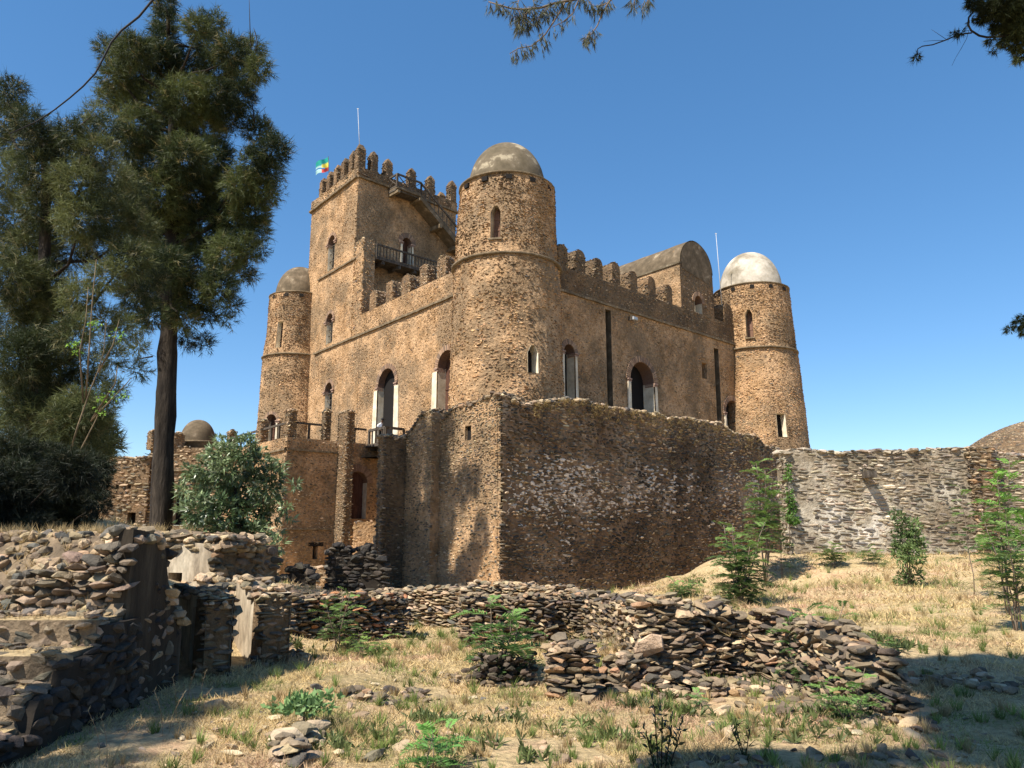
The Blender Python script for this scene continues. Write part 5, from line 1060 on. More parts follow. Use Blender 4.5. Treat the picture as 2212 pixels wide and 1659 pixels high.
# overhanging boughs behind and above the viewer: they throw the shadow on the right
ov = thing('overhanging_tree', 'tree behind the viewer whose boughs hang into the top of the picture', 'tree', (5.2, -1.8, .2))
m = MB(); trk = [(5.2, -1.8, -.3), (5.1, -1.6, 3), (4.9, -1.2, 6), (4.4, -.6, 9.5)]; m.tube(trk, [.3, .26, .2, .1], 'bark', 10); m.build('trunk', ov)
m = MB(); rg = np.random.RandomState(9); hS = 8.4; off = np.array((SUN_DIR.x, SUN_DIR.y)) / SUN_DIR.z * hS; SB_ = []
for (px, py, r) in [(2075, 1445, .50), (2130, 1450, .6), (2190, 1445, .7), (2030, 1440, .3), (2080, 1490, .45), (2150, 1500, .6), (2220, 1500, .7), (2120, 1545, .38), (2190, 1550, .5), (2160, 1590, .3), (2010, 1470, .22), (1660, 1650, .17), (1580, 1645, .15), (1520, 1655, .15), (1720, 1652, .13), (2250, 1600, .4), (2300, 1450, .9), (2300, 1530, .8), (1950, 1640, .12), (2140, 1628, .25), (2200, 1640, .3), (2090, 1600, .2), (2040, 1490, .3), (2090, 1530, .35), (2060, 1560, .2), (1990, 1440, .25), (2150, 1470, .6), (2210, 1590, .3), (1450, 1655, .12), (1850, 1655, .12)]:
    q = gp(px, py); c = np.array((q[0] + off[0], q[1] + off[1], q[2] + hS)); SB_.append((c, r)); n = int(520 * r + 330 * r * r); d = unit_rows(rg.normal(0, 1, (n, 3))); P = c + d * (rg.uniform(0, 1, n) ** .5 * r)[:, None] * (1, 1, .6)
    blades(m, P, unit_rows(d + (0, 0, -.2)), 12, .2, .022, .5, .3, np.tile((.04, .06, .02), (n, 1)), 'leaf', 77 + int(px))
m.build('crown', ov)
m = MB(); limbs(m, [trk[1], trk[2], trk[3]], SB_, .06, every=1, seed=6)
YH = 6.0; W3 = lambda zx, zy: at(1016.6 + .1838 * zx, .1838 * zy, YH)
BR = [[(1330, -60), (1190, 0), (1090, 20), (980, 40), (830, 90), (600, 112), (480, 100), (340, 60), (210, 20)], [(1110, 20), (1080, 90), (980, 250), (880, 400), (820, 460), (720, 540), (560, 570), (460, 630)], [(1290, -50), (1270, 0), (1200, 160), (1080, 260), (960, 320)], [(1670, -60), (1640, 0), (1560, 130), (1490, 300), (1420, 400), (1310, 490)], [(1925, -60), (1925, 0), (1920, 120)], [(2120, -30), (2090, 5), (2020, 95)], [(1660, 0), (1560, 60), (1450, 75), (1390, 30)],
      [(740, -30), (745, 30), (765, 95)], [(570, -20), (540, 100), (580, 160), (550, 250)], [(720, 100), (640, 170), (600, 260), (540, 330)], [(930, 60), (860, 150), (760, 230), (640, 280)]]
tuf = []
for i, b in enumerate(BR):
    P = np.array([W3(*q) for q in b]); r0 = [.016, .010, .008, .010, .006, .006, .006, .005, .004, .006, .006][i]; m.tube(P, np.linspace(r0, r0 * .35, len(P)), 'twig', 6)
    for j in range(len(P) - 1):
        if i in (3, 2) and j < 3 and i == 3: continue
        if i == 1 and j < 4 and j != 3: dn = 2
        elif i == 2: dn = 5 if j > 1 else 2
        else: dn = {0: 15, 1: 12, 3: 16, 4: 9, 5: 9, 6: 16, 7: 3, 8: 8, 9: 14, 10: 16}.get(i, 8)
        for t in rg.uniform(0, 1, dn):
            tuf.append(P[j] * (1 - t) + P[j + 1] * t + rg.normal(0, .02, 3))
tuf = np.array(tuf); D = unit_rows(np.array((0, 0, -1.0)) + rg.normal(0, .45, tuf.shape)); mm = MB()
for t, d in zip(tuf, D): m.tube([t, t + d * .05], [.0016, .001], 'twig', 3)
blades(mm, tuf + D * .02, D, 16, .060, .0045, .28, .25, np.tile((.085, .09, .05), (len(tuf), 1)) * rg.uniform(.7, 1.5, (len(tuf), 1)), 'leaf', 8, base=1.0)
YQ = 5.0; W4 = lambda zx, zy: at(1941 + .12255 * zx, .12255 * zy, YQ)
for b, r0 in (([(2300, 500), (1900, 640), (1560, 660), (1420, 630), (1280, 540), (1225, 440), (1240, 300), (1400, 120), (1500, -60)], .010), ([(1290, 580), (1050, 610), (850, 700), (600, 790), (420, 815), (340, 860), (320, 950)], .006), ([(850, 700), (700, 600), (580, 520)], .002), ([(800, 712), (600, 715), (440, 730)], .002), ([(1240, 530), (1200, 680), (1090, 880), (1000, 1030), (940, 1160)], .002), ([(2300, 300), (2080, 600), (1870, 820), (1900, 900)], .006)):
    P = [W4(*q) for q in b]; m.tube(P, np.linspace(r0, r0 * .5, len(P)), 'bark', 5)
b4 = [(2105, 8, 14), (2120, 40, 8), (2140, 20, 22), (2170, 12, 30), (2200, 20, 34), (2155, 55, 14), (2185, 60, 24), (2212, 60, 28), (2170, 90, 10), (2140, 85, 6), (2196, 100, 12), (2205, 122, 10), (2145, 112, 4), (2198, 130, 5), (2096, 42, 4), (2074, 70, 5), (1981, 122, 5), (2060, 72, 4), (2240, 100, 20), (2200, 700, 10, 1.5), (2212, 715, 10, 1.5), (2180, 712, 6, 1.5), (2206, 685, 6, 1.5)]
crown(mm, b4, YQ, .1, 1500, 13, .038, .0045, .7, .35, -.3, [(.02, .028, .012), (.07, .085, .03), (.12, .13, .04)], 305)
mm.build('foliage', ov); m.tube([at(2260, 690, 6.5), at(2215, 700, 6.5), at(2175, 715, 6.5)], [.006, .004, .002], 'bark', 4); m.build('branch', ov)
# unseen tree added at the left to shade the left hand ruins
st_ = thing('added_shade_tree', 'unseen tree added left of the picture to shade the lower left ruins', 'tree', (-9.5, -1.0, .2))
m = MB(); tk = [(-9.5, -1, -.3), (-9.4, -.9, 3), (-9.1, -.6, 6), (-8.4, 0, 8.2)]; m.tube(tk, [.3, .25, .18, .08], 'bark', 10); m.build('trunk', st_)
m = MB(); SB2 = []; rg = np.random.RandomState(19)
for (gx, gy, gz_, r) in [(-5.6, 6.2, .9, .7), (-5.1, 5.3, .4, .3), (-4.9, 6.9, 1.3, .25), (-3.0, 4.1, 0, .3), (-2.6, 5.0, 0, .32), (-2.6, 5.8, 0, .28), (-5.4, 8.2, 1.5, .6), (-6.5, 9, 1.5, .8), (-4.9, 4.2, 0, .35), (-7.2, 7, 1, .9), (-2.9, 3.6, 0, .4), (-2.5, 4.3, 0, .3), (-2.5, 6.5, 0, .2)]:
    h = 7.5 - gz_; c = np.array((gx + SUN_DIR.x / SUN_DIR.z * h, gy + SUN_DIR.y / SUN_DIR.z * h, 7.5)); SB2.append((c, r)); n = int(420 * r + 300 * r * r); d = unit_rows(rg.normal(0, 1, (n, 3))); P = c + d * (rg.uniform(0, 1, n) ** .5 * r)[:, None] * (1, 1, .6)
    blades(m, P, unit_rows(d + (0, 0, -.2)), 11, .2, .02, .5, .3, np.tile((.04, .06, .02), (n, 1)), 'leaf', 177 + int(gx * 10 + gy))
m.build('crown', st_); m = MB(); limbs(m, [tk[1], tk[2], tk[3]], SB2, .05, seed=11); m.build('branch', st_)
# cable hanging across the sky
m = MB(); YC = 9.0; P = [at(x, y, YC) for x, y in ((420, -90), (360, -30), (328, 2), (300, 36), (262, 66), (240, 92), (222, 128), (206, 158), (180, 186), (150, 212), (118, 237), (80, 262), (20, 290))]
m.tube(P, np.linspace(.018, .007, len(P)), 'blackvine', 8); m.build('hanging_cable', None, 'thick black cable sagging across the sky in front of the trees', 'cable', loc=tuple(P[2]))
# pale climbing twigs in front of the left tree
m = MB(); YV = 12.5
for pts in ([(180, 975), (200, 920), (235, 840), (255, 800), (270, 760), (277, 690)], [(255, 805), (295, 745), (312, 690)], [(235, 910), (270, 880), (330, 830), (345, 815)], [(238, 905), (300, 830), (308, 790)], [(170, 1030), (215, 960), (250, 905), (262, 880)], [(222, 860), (232, 740), (240, 640), (250, 560)], [(215, 870), (205, 760), (222, 690), (228, 620)]):
    m.tube([at(x * .8 + 8, y, YV) for x, y in pts], np.linspace(.016, .005, len(pts)), 'cornice', 5)
vn = m.build('climbing_shrub', None, 'thin pale bare twigs rising in front of the left tree', 'shrub', loc=tuple(at(150, 1030, YV)))
m = MB(); rg = np.random.RandomState(44); P = np.array([at(x + rg.normal(0, 5), y + rg.normal(0, 4), YV) for x, y in ((215, 858), (225, 862), (245, 856), (268, 855), (210, 888), (220, 892), (250, 720), (262, 724), (200, 700), (208, 697), (150, 745), (165, 740), (170, 760)) for _ in range(9)])
blades(m, P, unit_rows(rg.normal(0, 1, P.shape) + (0, 0, -.4)), 3, .05, .02, .6, .3, np.tile((.22, .38, .05), (len(P), 1)), 'leaf', 4, quad=True); m.build('leaves', vn)
m = MB(); P = [at(x, y, 16) for x, y in ((233, 963), (245, 962), (262, 952), (275, 930))]; m.tube(P, [.02, .016, .012, .006], 'bark', 5); m.build('hanging_cable', None, 'short thin wire curling up beside the left tree', 'cable', loc=tuple(P[0]))
# far tree at left
ft_ = thing('distant_tree', 'pale blue green tree showing behind the far left wall', 'tree', at(215, 1100, 62)); m = MB(); cen = crown(m, [(205, 925, 24), (228, 940, 20), (200, 955, 28), (236, 965, 14), (175, 940, 30), (340, 990, 6), (180, 970, 30)], 62, 1, 420, 9, .9, .12, .5, .1, .2, [(.05, .07, .04), (.12, .15, .09), (.12, .13, .08)], 306); m.build('crown', ft_)
m = MB(); m.tube([at(205, 1120, 62), at(206, 950, 62)], [.4, .2], 'bark', 7); m.build('trunk', ft_)
# glossy bush
YB = 24.5; bs = thing('bush', 'glossy leaved bush in front of the terrace corner', 'shrub', at(520, 1255, YB))
BB = [(480, 985, 30), (530, 975, 30), (445, 1010, 30), (500, 1015, 40), (560, 1000, 32), (590, 1030, 22), (420, 1050, 30), (465, 1060, 42), (520, 1060, 45), (575, 1060, 32), (600, 1075, 14), (620, 1090, 8), (400, 1095, 16), (430, 1100, 32), (480, 1110, 42), (540, 1110, 45), (585, 1110, 22), (415, 1135, 18), (450, 1145, 28), (500, 1160, 38), (555, 1160, 34), (590, 1150, 12), (475, 1190, 24), (530, 1200, 32), (575, 1200, 22), (510, 1230, 20), (545, 1240, 20), (580, 1235, 12), (410, 1020, 12), (640, 1050, 5)]
m = MB(); cen = crown(m, BB + [(395, 1060, 12), (380, 1090, 8), (612, 1000, 10), (470, 955, 14), (540, 945, 12), (625, 1120, 8), (600, 1180, 14), (450, 1225, 12), (395, 1130, 10)], YB, .9, 190, 9, .20, .055, .65, .25, .15, [(.07, .11, .045), (.21, .27, .13), (.36, .40, .26)], 307, m='gloss', quad=True); m.build('leaves', bs)
m = MB(); a4 = [at(525, 1262, YB), at(520, 1180, YB), at(510, 1080, YB), at(505, 1010, YB)]; m.tube(a4, [.1, .08, .05, .02], 'bark', 8); limbs(m, a4, cen, .025, every=2, seed=7); m.build('stem', bs)

# feathery saplings
def frond(A, base, d, L, rg, col, n=16, wide=.34):
    d = unit(d); up = np.array((0, 0, 1.)); s = np.cross(d, up); s /= np.linalg.norm(s) + 1e-6; nrm = np.cross(s, d); t = np.linspace(.12, 1, n)
    c = base + np.outer(t * L, d) - np.outer(.35 * L * t * t, up)
    tip = np.sin(np.pi * np.clip(t * .82 + .12, 0, 1)) ** .7 * L * wide
    for sg in (-1, 1):
        q = unit_rows(sg * s * .85 + d * .45 + up * .12 + rg.normal(0, .08, (n, 3))); w = L * .028; f = unit_rows(np.cross(q, nrm + rg.normal(0, .3, (n, 3)))) * w
        mid = c + q * (tip * .5)[:, None]; A[0].append(np.stack([c, mid + f, c + q * tip[:, None] - (0, 0, .02 * L), mid - f], 1).reshape(-1, 3)); A[1].append(np.tile(col * rg.uniform(.8, 1.2), (4 * n, 1)))
def sapling(px, py, pyt, label, nst=1, nf=16, L=.42, spread=.15, seed=0, start=.25, col=(.12, .185, .06), Yo=None, group=None, stemr=.012, bush=0, name='feathery_sapling'):
    rg = np.random.RandomState(seed); p = gp(px, py) if Yo is None else at(px, py, Yo); H = float(at(px, pyt, p[1])[2]) - p[2]; t = thing(name, label, 'sapling', tuple(p), group)
    ms = MB(); A = ([], []); col = np.array(col)
    for k in range(nst):
        lean = rg.normal(0, spread, 2) if nst > 1 else rg.normal(0, .04, 2); Hk = H * (1 if k == 0 else rg.uniform(.6, .95)); b = p + np.append(rg.normal(0, .04 if nst > 1 else 0, 2), -.05)
        P = np.array([b + np.array((lean[0] * s, lean[1] * s, Hk * s)) * 1.0 for s in np.linspace(0, 1, 6)]); P[1:-1, :2] += rg.normal(0, .012 * H, (4, 2)); ms.tube(P, np.linspace(stemr, stemr * .35, 6), 'twig', 6)
        for i in range(nf):
            s = start + (1 - start) * (i / nf); ph = i * 2.4 + rg.uniform(-.3, .3) + k; b0 = np.array([np.interp(s, np.linspace(0, 1, 6), P[:, j]) for j in range(3)])
            e = rg.uniform(.15, .5) + (.9 * max(0, s - .75) * 2); l = L * rg.uniform(.7, 1.15) * (1.0 if s < .8 else .75); frond(A, b0, (math.cos(ph) * math.cos(e), math.sin(ph) * math.cos(e), math.sin(e)), l, rg, col * (.7 + .6 * s) + np.array((.03, .05, 0)) * (s > .7))
            ms.tube([b0, b0 + np.array((math.cos(ph) * math.cos(e), math.sin(ph) * math.cos(e), math.sin(e))) * l * .5 - (0, 0, .08 * l), b0 + np.array((math.cos(ph) * math.cos(e), math.sin(ph) * math.cos(e), math.sin(e))) * l * .95 - (0, 0, .32 * l)], [stemr * .25, stemr * .2, stemr * .1], 'twig', 3)
    ms.build('stem', t); ml = MB(); V = np.concatenate(A[0]); ml.add(V, np.arange(len(V)).reshape(-1, 4), 'leaf', np.concatenate(A[1])); ml.build('fronds', t); return t
G = 'feathery saplings growing on the slope'
sapling(722, 1412, 1268, 'ferny sapling before the low stone wall, just right of the pale pier', 3, 13, .33, .16, 1, .25)
sapling(1085, 1462, 1285, 'ferny sapling rooted on the dark stone mound', 4, 12, .46, .16, 2, .15, col=(.10, .175, .055))
sapling(1595, 1305, 1118, 'dense ferny sapling at the top corner of the bulky stone wall', 7, 21, .64, .45, 3, .02, stemr=.02)
sapling(1655, 1262, 992, 'tallest ferny sapling with bare double stem against the ruined wall', 4, 22, .85, .35, 4, .48, Yo=None, stemr=.03)
sapling(1690, 1250, 1145, 'slender ferny sapling at the far end of the ruined wall', 1, 16, .6, .1, 5, .25, stemr=.018)
sapling(938, 1690, 1545, 'bright ferny seedling at the bottom edge, left of centre', 3, 9, .20, .16, 6, .25, col=(.11, .24, .06), stemr=.005)
sapling(1478, 1290, 1248, 'tiny ferny seedling close to the ruined wall', 5, 11, .45, .2, 7, .1)
sapling(1806, 1226, 1170, 'small dark seedling before the right boundary wall, left one of two', 3, 12, .55, .12, 8, .3, col=(.09, .13, .04))
sapling(1880, 1220, 1178, 'small faint seedling before the right boundary wall, right one of two', 2, 11, .5, .1, 9, .3, col=(.12, .17, .06))
sapling(2030, 1195, 1155, 'squat seedling beside the white stain of the right wall', 4, 12, .45, .1, 10, .2, col=(.12, .18, .06))
sapling(1752, 1512, 1290, 'ferny sapling growing through the collapsing wall', 4, 16, .30, .2, 11, .3, col=(.11, .19, .06), stemr=.007)
sapling(1830, 1550, 1420, 'low ferny plant by the slab heap', 4, 10, .22, .18, 12, .05, col=(.12, .21, .06), stemr=.006)
sapling(2195, 1365, 1090, 'tall leaning ferny sapling at the right edge', 4, 19, .44, .25, 13, .35, stemr=.014)
sapling(2180, 1330, 990, 'highest ferny sapling at the right edge, bright green on top', 4, 20, .5, .22, 14, .45, col=(.11, .22, .045), stemr=.014)
sapling(2105, 1290, 1040, 'thin leaning sapling left of the tall ones at the right edge', 1, 18, .5, .1, 15, .3, col=(.10, .16, .05), stemr=.012)
sapling(1505, 1530, 1480, 'small ferny seedling among stones under the bulky wall', 2, 9, .16, .1, 16, .1, col=(.13, .22, .07), stemr=.004)
sapling(790, 1425, 1350, 'grassy green clump beside the ferny sapling', 7, 8, .22, .22, 17, .0, col=(.13, .20, .05), stemr=.004)
sapling(1920, 1430, 1360, 'bushy little plant behind the collapsing wall', 7, 8, .18, .16, 18, .0, col=(.07, .12, .04), stemr=.004)
sapling(1100, 1300, 1262, 'small ferny seedling on the wall below the ruined corner', 3, 8, .3, .16, 19, .0, col=(.12, .2, .06))
# leafy sapling at right
p = gp(1965, 1268); sp = thing('leafy_sapling', 'slim broad leaved sapling alone on the grass before the right wall', 'sapling', tuple(p)); m = MB()
LBk = [(1945, 1120, 12), (1955, 1140, 14), (1975, 1135, 12), (1950, 1165, 20), (1975, 1165, 18), (1985, 1180, 14), (1945, 1190, 18), (1965, 1195, 20), (1985, 1205, 10), (1955, 1215, 12), (1950, 1250, 16), (1975, 1245, 14), (1960, 1262, 14), (1930, 1110, 6)]
cen = crown(m, LBk, p[1], .25, 560, 5, .11, .035, .6, .15, .3, [(.07, .11, .035), (.15, .21, .07), (.2, .26, .1)], 308, quad=True); m.build('leaves', sp)
m = MB()
for dx in (-.06, .0, .07): m.tube([p + (dx * .3, 0, -.05), p + (dx, 0, .8), p + (dx * 2, 0, 1.5)], [.02, .015, .006], 'twig', 5)
limbs(m, [p, p + (0, 0, .9), p + (0, 0, 1.6)], cen, .008, m='twig', seed=9); m.build('stem', sp)
# upright dark plant, bottom
p = gp(1425, 1668); dp = thing('weed', 'upright dark weed with glossy leaves at the bottom edge', 'plant', tuple(p)); m = MB(); ml = MB(); rg = np.random.RandomState(31)
for dx, h in ((-.02, .40), (.03, .33), (.09, .28), (-.08, .22), (.15, .24)):
    P = np.array([p + (dx * (.4 + .6 * s), 0, h * s) for s in np.linspace(0, 1, 14)]); m.tube(P[::3], .004, 'bark', 4); blades(ml, P, unit_rows(rg.normal(0, .6, P.shape) + (0, 0, .9)), 3, .045, .016, .5, 0, np.tile((.03, .05, .018), (len(P), 1)), 'gloss', 6, quad=True)
m.build('stem', dp); ml.build('leaves', dp)
p = gp(1610, 1650); dp = thing('weed', 'dark feathery weed in the shade left of the bottom right corner', 'plant', tuple(p)); m = MB(); ml = MB()
for k in range(4):
    a = rg.normal(0, .05, 2); P = np.array([p + (a[0] * s, a[1] * s, .2 * s) for s in np.linspace(0, 1, 10)]); m.tube(P[::3], .003, 'bark', 4); blades(ml, P, unit_rows(rg.normal(0, .8, P.shape) + (0, 0, .4)), 4, .05, .008, .5, 0, np.tile((.04, .06, .02), (len(P), 1)), 'leaf', 6 + k)
m.build('stem', dp); ml.build('leaves', dp)
# low broad leaved ground weeds
rg = np.random.RandomState(61); ml = MB(); cs = [gp(px, py) for px, py in ((1690, 1400), (1740, 1430), (1790, 1470), (1840, 1500), (1870, 1530), (1650, 1480), (1500, 1545), (1420, 1540), (1600, 1580), (1820, 1590), (1450, 1510), (1370, 1530), (760, 1400), (830, 1410), (900, 1380), (820, 1590), (930, 1560), (1080, 1560), (1250, 1580), (1010, 1620), (1150, 1640), (700, 1620), (1330, 1600), (1700, 1560), (1780, 1540), (1400, 1250), (1330, 1270), (1500, 1260), (1660, 1270), (640, 1400), (960, 1350), (1950, 1400), (1900, 1385), (1760, 1600))]
for c in cs:
    n = rg.randint(12, 45); sp_ = rg.uniform(.06, .2); x = c[0] + rg.normal(0, sp_, n); y = c[1] + rg.normal(0, sp_, n); P = np.stack([x, y, gz(x, y)], -1)
    blades(ml, P, unit_rows(rg.normal(0, .5, P.shape) + (0, 0, .7)), 7, .06 + .004 * c[1], .010 + .0015 * c[1], .6, .05, np.tile(np.array((.13, .16, .055)) * rg.uniform(.6, 1.2), (n, 1)) * rg.uniform(.8, 1.2, (n, 1)), 'leaf', int(c[1] * 50), quad=True, base=.1)
ml.build('ground_weeds', None, 'low green weeds in scattered patches on the slope and between the fallen stones', 'weeds', kind='stuff')
# leafy weed on the wall stub
p = gp(655, 1575); p = p + (0, 0, .14); wd = thing('weed', 'leafy green weed on top of the broken wall stub', 'plant', tuple(p)); ml = MB(); n = 120
P = p + np.stack([rg.normal(0, .11, n), rg.normal(0, .09, n), rg.uniform(-.02, .06, n)], -1); blades(ml, P, unit_rows(rg.normal(0, .8, P.shape) + (0, 0, .7)), 5, .055, .028, .6, .1, np.tile((.17, .27, .10), (n, 1)), 'leaf', 9, quad=True); ml.build('leaves', wd)
m = MB(); m.tube([p - (0, 0, .12), p + (0, 0, .04)], [.012, .006], 'twig', 5); m.build('stem', wd)
# creeper at the wall junction
cp = thing('creeper', 'green creeper hanging where the ruined wall meets the right wall', 'plant', tuple(at(1705, 1130, 29.9))); m = MB(); crown(m, [(1703, 1010, 5), (1702, 1030, 6), (1708, 1080, 8), (1712, 1100, 9), (1708, 1120, 9), (1716, 1125, 8), (1704, 1060, 4)], 29.8, .08, 1500, 5, .10, .05, .7, .3, 0, [(.08, .16, .03), (.14, .26, .06), (.1, .2, .05)], 309, quad=True); m.build('leaves', cp)
m = MB(); m.tube([at(1706, 1190, 29.85), at(1706, 1100, 29.85), at(1702, 1000, 29.85)], [.02, .015, .006], 'twig', 5); m.build('stem', cp)
# tall dry stalks in the shade
m = MB(); ml = MB(); p = gp(585, 1520); rg = np.random.RandomState(55); p = gp(370, 1580)
for (px, py, h, lx) in ((380, 1560, .30, -.05), (400, 1545, .32, .05), (430, 1530, .26, .03), (350, 1600, .3, -.08), (415, 1550, .18, .12), (250, 1640, .2, .1), (215, 1650, .3, -.1), (365, 1590, .26, .08), (230, 1655, .26, -.06)):
    q = gp(px, py); P = np.array([q + (lx * s * s, 0, h * s) for s in np.linspace(0, 1, 6)]); m.tube(P, .0022, 'plaster', 4)
    blades(ml, P[-2:], unit_rows(np.array([(lx, 0, .6)] * 2)), 10, .03, .003, .4, .3, np.tile((.4, .33, .2), (2, 1)), 'straw', 3)
sk_ = thing('grass_stalks', 'thin pale seeding grass stalks at the edge of the wall shadow', 'grass', tuple(p)); m.build('stem', sk_); ml.build('seed_head', sk_)

# ================================================================== GRASS
rg = np.random.RandomState(71); N = 300000
r = 3.6 * (42 / 3.6) ** rg.uniform(0, 1, N) ** 1.15; a = rg.uniform(-.66, .66, N); x = r * np.tan(a) * .98; y = r
keep_ = (x > -3.15 + .0 * y) | (y > 12); keep_ &= ~((y > 28) & (x < 11)); keep_ &= ~((x < -6) & (y > 12) & (rg.rand(N) < .55)) 
keep_ &= ~(fbm(x * 1.1, y * 1.1, 12, 3) < .36)
x, y, r = x[keep_], y[keep_], r[keep_]; n = len(x); z = gz(x, y)
nz = fbm(x * .5, y * .5, 91, 4); nf = fbm(x * 2.2, y * 2.2, 92, 3); gr = np.clip((nf - .53) * 6 + (nz - .48) * 3, 0, 1) * .9
c = np.stack([.62 + 0 * x, .47 + 0 * x, .235 + 0 * x], -1); pk = np.clip((fbm(x * .8, y * .8, 93, 3) - .52) * 6, 0, 1)[:, None]
c = c * (1 - pk) + np.array((.60, .40, .26)) * pk; c = c * (1 - gr[:, None]) + np.array((.17, .22, .06)) * gr[:, None]
q = rg.rand(n) < .12; c[q] = (.30, .22, .12); c *= rg.uniform(.6, 1.25, (n, 1))
L = np.clip(.022 + .004 * r, .03, .15) * rg.uniform(.6, 1.6, n) * (1 + .9 * np.clip((fbm(x * 1.5, y * 1.5, 94, 2) - .55) * 5, 0, 1))
D = unit_rows(np.stack([rg.normal(0, .75, n), rg.normal(0, .75, n), rg.uniform(.35, 1.1, n)], -1)); w = np.clip(.0012 * r, .004, .03) * rg.uniform(.7, 1.3, n)
P = np.stack([x, y, z - .008], -1); s = unit_rows(np.cross(D, rg.normal(0, 1, (n, 3)))) * w[:, None] / 2
V = np.stack([P - s, P + s, P + D * L[:, None]], 1).reshape(-1, 3); m = MB(); m.add(V, np.arange(3 * n).reshape(n, 3), 'straw', np.repeat(c, 3, 0))
# taller tufts
nt_ = 900; rr = 4 * (30 / 4) ** rg.uniform(0, 1, nt_); aa = rg.uniform(-.62, .62, nt_); tx = rr * np.tan(aa); ty = rr; q = (tx > -2.6) & ~((ty > 27) & (tx < 10)); tx, ty, rr = tx[q], ty[q], rr[q]
P = np.stack([tx, ty, gz(tx, ty) - .01], -1); gg = rg.rand(len(tx)) < .6; col = np.where(gg[:, None], (.20, .26, .07), (.44, .32, .16)) * rg.uniform(.6, 1.2, (len(tx), 1))
P = np.repeat(P, 3, 0) + rg.normal(0, .03, (len(P) * 3, 3)) * (1, 1, 0); blades(m, P, np.tile((0, 0, 1.), (len(P), 1)), 16, np.repeat(np.clip(.05 + .009 * rr, 0, .28), 3), .008, .33, 0, np.repeat(col, 3, 0), 'straw', 17, base=.05)
# tufts growing out of the tumbled walls and ruins
for (x0, x1, y0, y1, k_) in ((1200, 1900, 1330, 1480, 260), (640, 1180, 1295, 1380, 90)):
    for _ in range(k_):
        q_ = gp(rg.uniform(x0, x1), rg.uniform(y0, y1)); P_ = np.array([[q_[0], q_[1], q_[2] + rg.uniform(.05, .5)]]) ; blades(m, P_, np.array([[0, -.2, .95]]), 8, .11, .006, .5, .1, np.array([[.42, .32, .16]]) * rg.uniform(.6, 1.2), 'straw', 5, base=.1)
n_ = 260; P_ = np.stack([rg.uniform(-5.3, -3.3, n_), rg.uniform(6.3, 8.2, n_), np.full(n_, 1.0)], -1); t_ = (P_[:, 1] - 6.32) / 2.6; P_[:, 2] = .92 + .62 * np.clip(t_ / .25, 0, 1) + .03 * t_
blades(m, P_, np.tile((0, 0, 1.), (n_, 1)), 9, .09, .006, .6, .1, np.tile((.40, .29, .14), (n_, 1)), 'straw', 6, base=.1)
for (x0, x1, y0, y1, z_) in ((-4.3, -3.25, 6.05, 6.3, .9), (-4.4, -3.25, 5.6, 6.0, .71), (-4.5, -3.25, 5.25, 5.5, .52), (-4.6, -3.25, 4.9, 5.15, .33)):
    P_ = np.stack([rg.uniform(x0, x1, 70), rg.uniform(y0, y1, 70), np.full(70, z_)], -1); blades(m, P_, np.tile((0, 0, 1.), (70, 1)), 7, .035, .004, .9, .1, np.tile((.45, .34, .19), (70, 1)), 'straw', 7, base=.1)
m.build('dry_grass', None, 'straw coloured dry grass with greener patches covering the slope', 'grass', kind='stuff')
# pebbles
m = MB(); n = 900; r = 4 * (26 / 4) ** rg.uniform(0, 1, n); a = rg.uniform(-.6, .62, n); x = r * np.tan(a); q = x > -2.8; x, r = x[q], r[q]; rocks_at(m, np.stack([x, r, gz(x, r)], -1), .015, .05, P_RUIN, 72, .5, LIB_S); m.build('pebbles', None, 'small stone chips strewn through the grass', 'stones', kind='stuff')

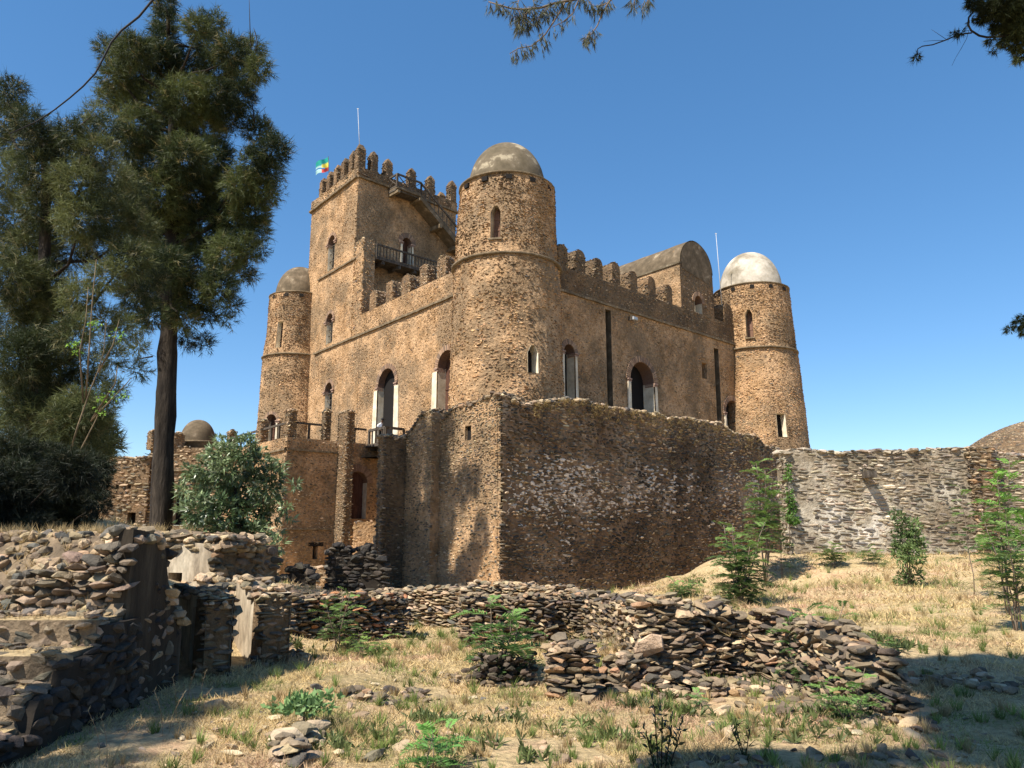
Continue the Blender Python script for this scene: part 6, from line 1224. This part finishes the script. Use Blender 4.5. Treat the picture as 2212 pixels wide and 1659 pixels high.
# ================================================================== PERSON ON THE BALCONY
def person():
    Yp = float(BF[1]) + 1.2; b = at(822, 960, Yp); b[2] = zf; root = thing('person', 'person in a cap, white scarf and grey blue jacket standing on the corner balcony', 'person', tuple(b))
    fx = np.array((.93, .3, 0)); sx = np.array((-.3, .93, 0)); up = np.array((0, 0, 1.)); sc = .95
    def w(f, s, z): return (fx * f + sx * s + up * z) * sc
    def skinmesh(name, nodes, edges, col, sub=1):
        me = bpy.data.meshes.new(name); me.from_pydata([tuple(n[0]) for n in nodes], edges, []); o = bpy.data.objects.new(name, me); scene.collection.objects.link(o); o.parent = root
        md = o.modifiers.new('skin', 'SKIN'); md.use_smooth_shade = True; me.skin_vertices.new() if not me.skin_vertices else None
        for i, n in enumerate(nodes): me.skin_vertices[0].data[i].radius = (n[1] * sc, (n[2] if len(n) > 2 else n[1]) * sc)
        me.skin_vertices[0].data[0].use_root = True
        s = o.modifiers.new('sub', 'SUBSURF'); s.levels = s.render_levels = sub
        mt = mat('cloth_' + name, col=col, nvar=.1, bump=.1); me.materials.append(mt); return o
    sk = (.07, .035, .022)
    N_ = [(w(0, 0, .93), .12, .14), (w(0, 0, 1.15), .11, .14), (w(.0, 0, 1.36), .12, .17), (w(.03, 0, 1.48), .055), (w(.06, 0, 1.56), .06), (w(.09, 0, 1.65), .085, .075), (w(.09, 0, 1.73), .07, .065),
          (w(0, .19, 1.38), .055), (w(-.02, .25, 1.12), .042), (w(.16, .22, .98), .032), (w(.24, .2, .98), .026, .03), (w(0, -.19, 1.38), .055), (w(-.02, -.25, 1.12), .042), (w(.16, -.22, .98), .032), (w(.24, -.2, .98), .026, .03),
          (w(0, .09, .85), .085), (w(.03, .1, .48), .055), (w(-.02, .1, .08), .038), (w(.14, .1, .03), .035), (w(0, -.09, .85), .085), (w(.06, -.1, .48), .055), (w(.02, -.1, .08), .038), (w(.18, -.1, .03), .035)]
    E = [(0, 1), (1, 2), (2, 3), (3, 4), (4, 5), (5, 6), (2, 7), (7, 8), (8, 9), (9, 10), (2, 11), (11, 12), (12, 13), (13, 14), (0, 15), (15, 16), (16, 17), (17, 18), (0, 19), (19, 20), (20, 21), (21, 22)]
    for hand, sg in ((10, 1), (14, -1)):
        h = N_[hand][0]
        for k in range(4):
            i = len(N_); o_ = (k - 1.5) * .018; ln = (.05, .06, .055, .045)[k]
            N_.append((h + (fx * .03 + sx * o_) * sc, .008)); N_.append((h + (fx * (.03 + ln * .6) + sx * o_) * sc, .008)); N_.append((h + (fx * (.03 + ln) + sx * o_ - up * .03) * sc, .007)); E += [(hand, i), (i, i + 1), (i + 1, i + 2)]
        i = len(N_); N_.append((h + (fx * .01 - sx * sg * .04) * sc, .009)); N_.append((h + (fx * .05 - sx * sg * .05) * sc, .008)); E += [(hand, i), (i, i + 1)]
    skinmesh('body', N_, E, sk)
    skinmesh('jacket', [(w(0, 0, .92), .16, .18), (w(0, 0, 1.15), .135, .165), (w(0, 0, 1.36), .14, .19), (w(0, .2, 1.38), .07), (w(-.02, .26, 1.12), .056), (w(.12, .235, 1.0), .045), (w(0, -.2, 1.38), .07), (w(-.02, -.26, 1.12), .056), (w(.12, -.235, 1.0), .045)], [(0, 1), (1, 2), (2, 3), (3, 4), (4, 5), (2, 6), (6, 7), (7, 8)], (.16, .18, .23))
    skinmesh('trousers', [(w(0, 0, .92), .14, .165), (w(0, .095, .84), .1), (w(.03, .105, .48), .07), (w(-.02, .105, .1), .055), (w(0, -.095, .84), .1), (w(.06, -.105, .48), .07), (w(.02, -.105, .1), .055)], [(0, 1), (1, 2), (2, 3), (0, 4), (4, 5), (5, 6)], (.03, .035, .035))
    skinmesh('scarf', [(w(-.10, .0, 1.46), .09, .16), (w(-.15, 0, 1.3), .05, .17), (w(-.17, 0, 1.15), .03, .15), (w(.02, .1, 1.46), .06), (w(.02, -.1, 1.46), .06)], [(0, 1), (1, 2), (0, 3), (0, 4)], (.75, .75, .78))
    mb = MB(); c = b + w(.085, 0, 1.73); mb.lathe(c, [(.105 * sc, -.02), (.108 * sc, .03), (.085 * sc, .075), (.04 * sc, .1), (0, .105)], 'blackvine', n=16); mb.box(c + fx * .13, (fx * .08, sx * .07, up * .008), 'blackvine'); mb.build('cap', root)
    mb = MB()
    for sgn in (-1, 1): mb.box(b + w(.165, .03 * sgn, 1.665), (fx * .006, sx * .012, up * .007), 'cream')
    mb.box(b + w(.185, 0, 1.635), (fx * .014, sx * .012, up * .02), 'bark'); mb.build('face', root)
person()
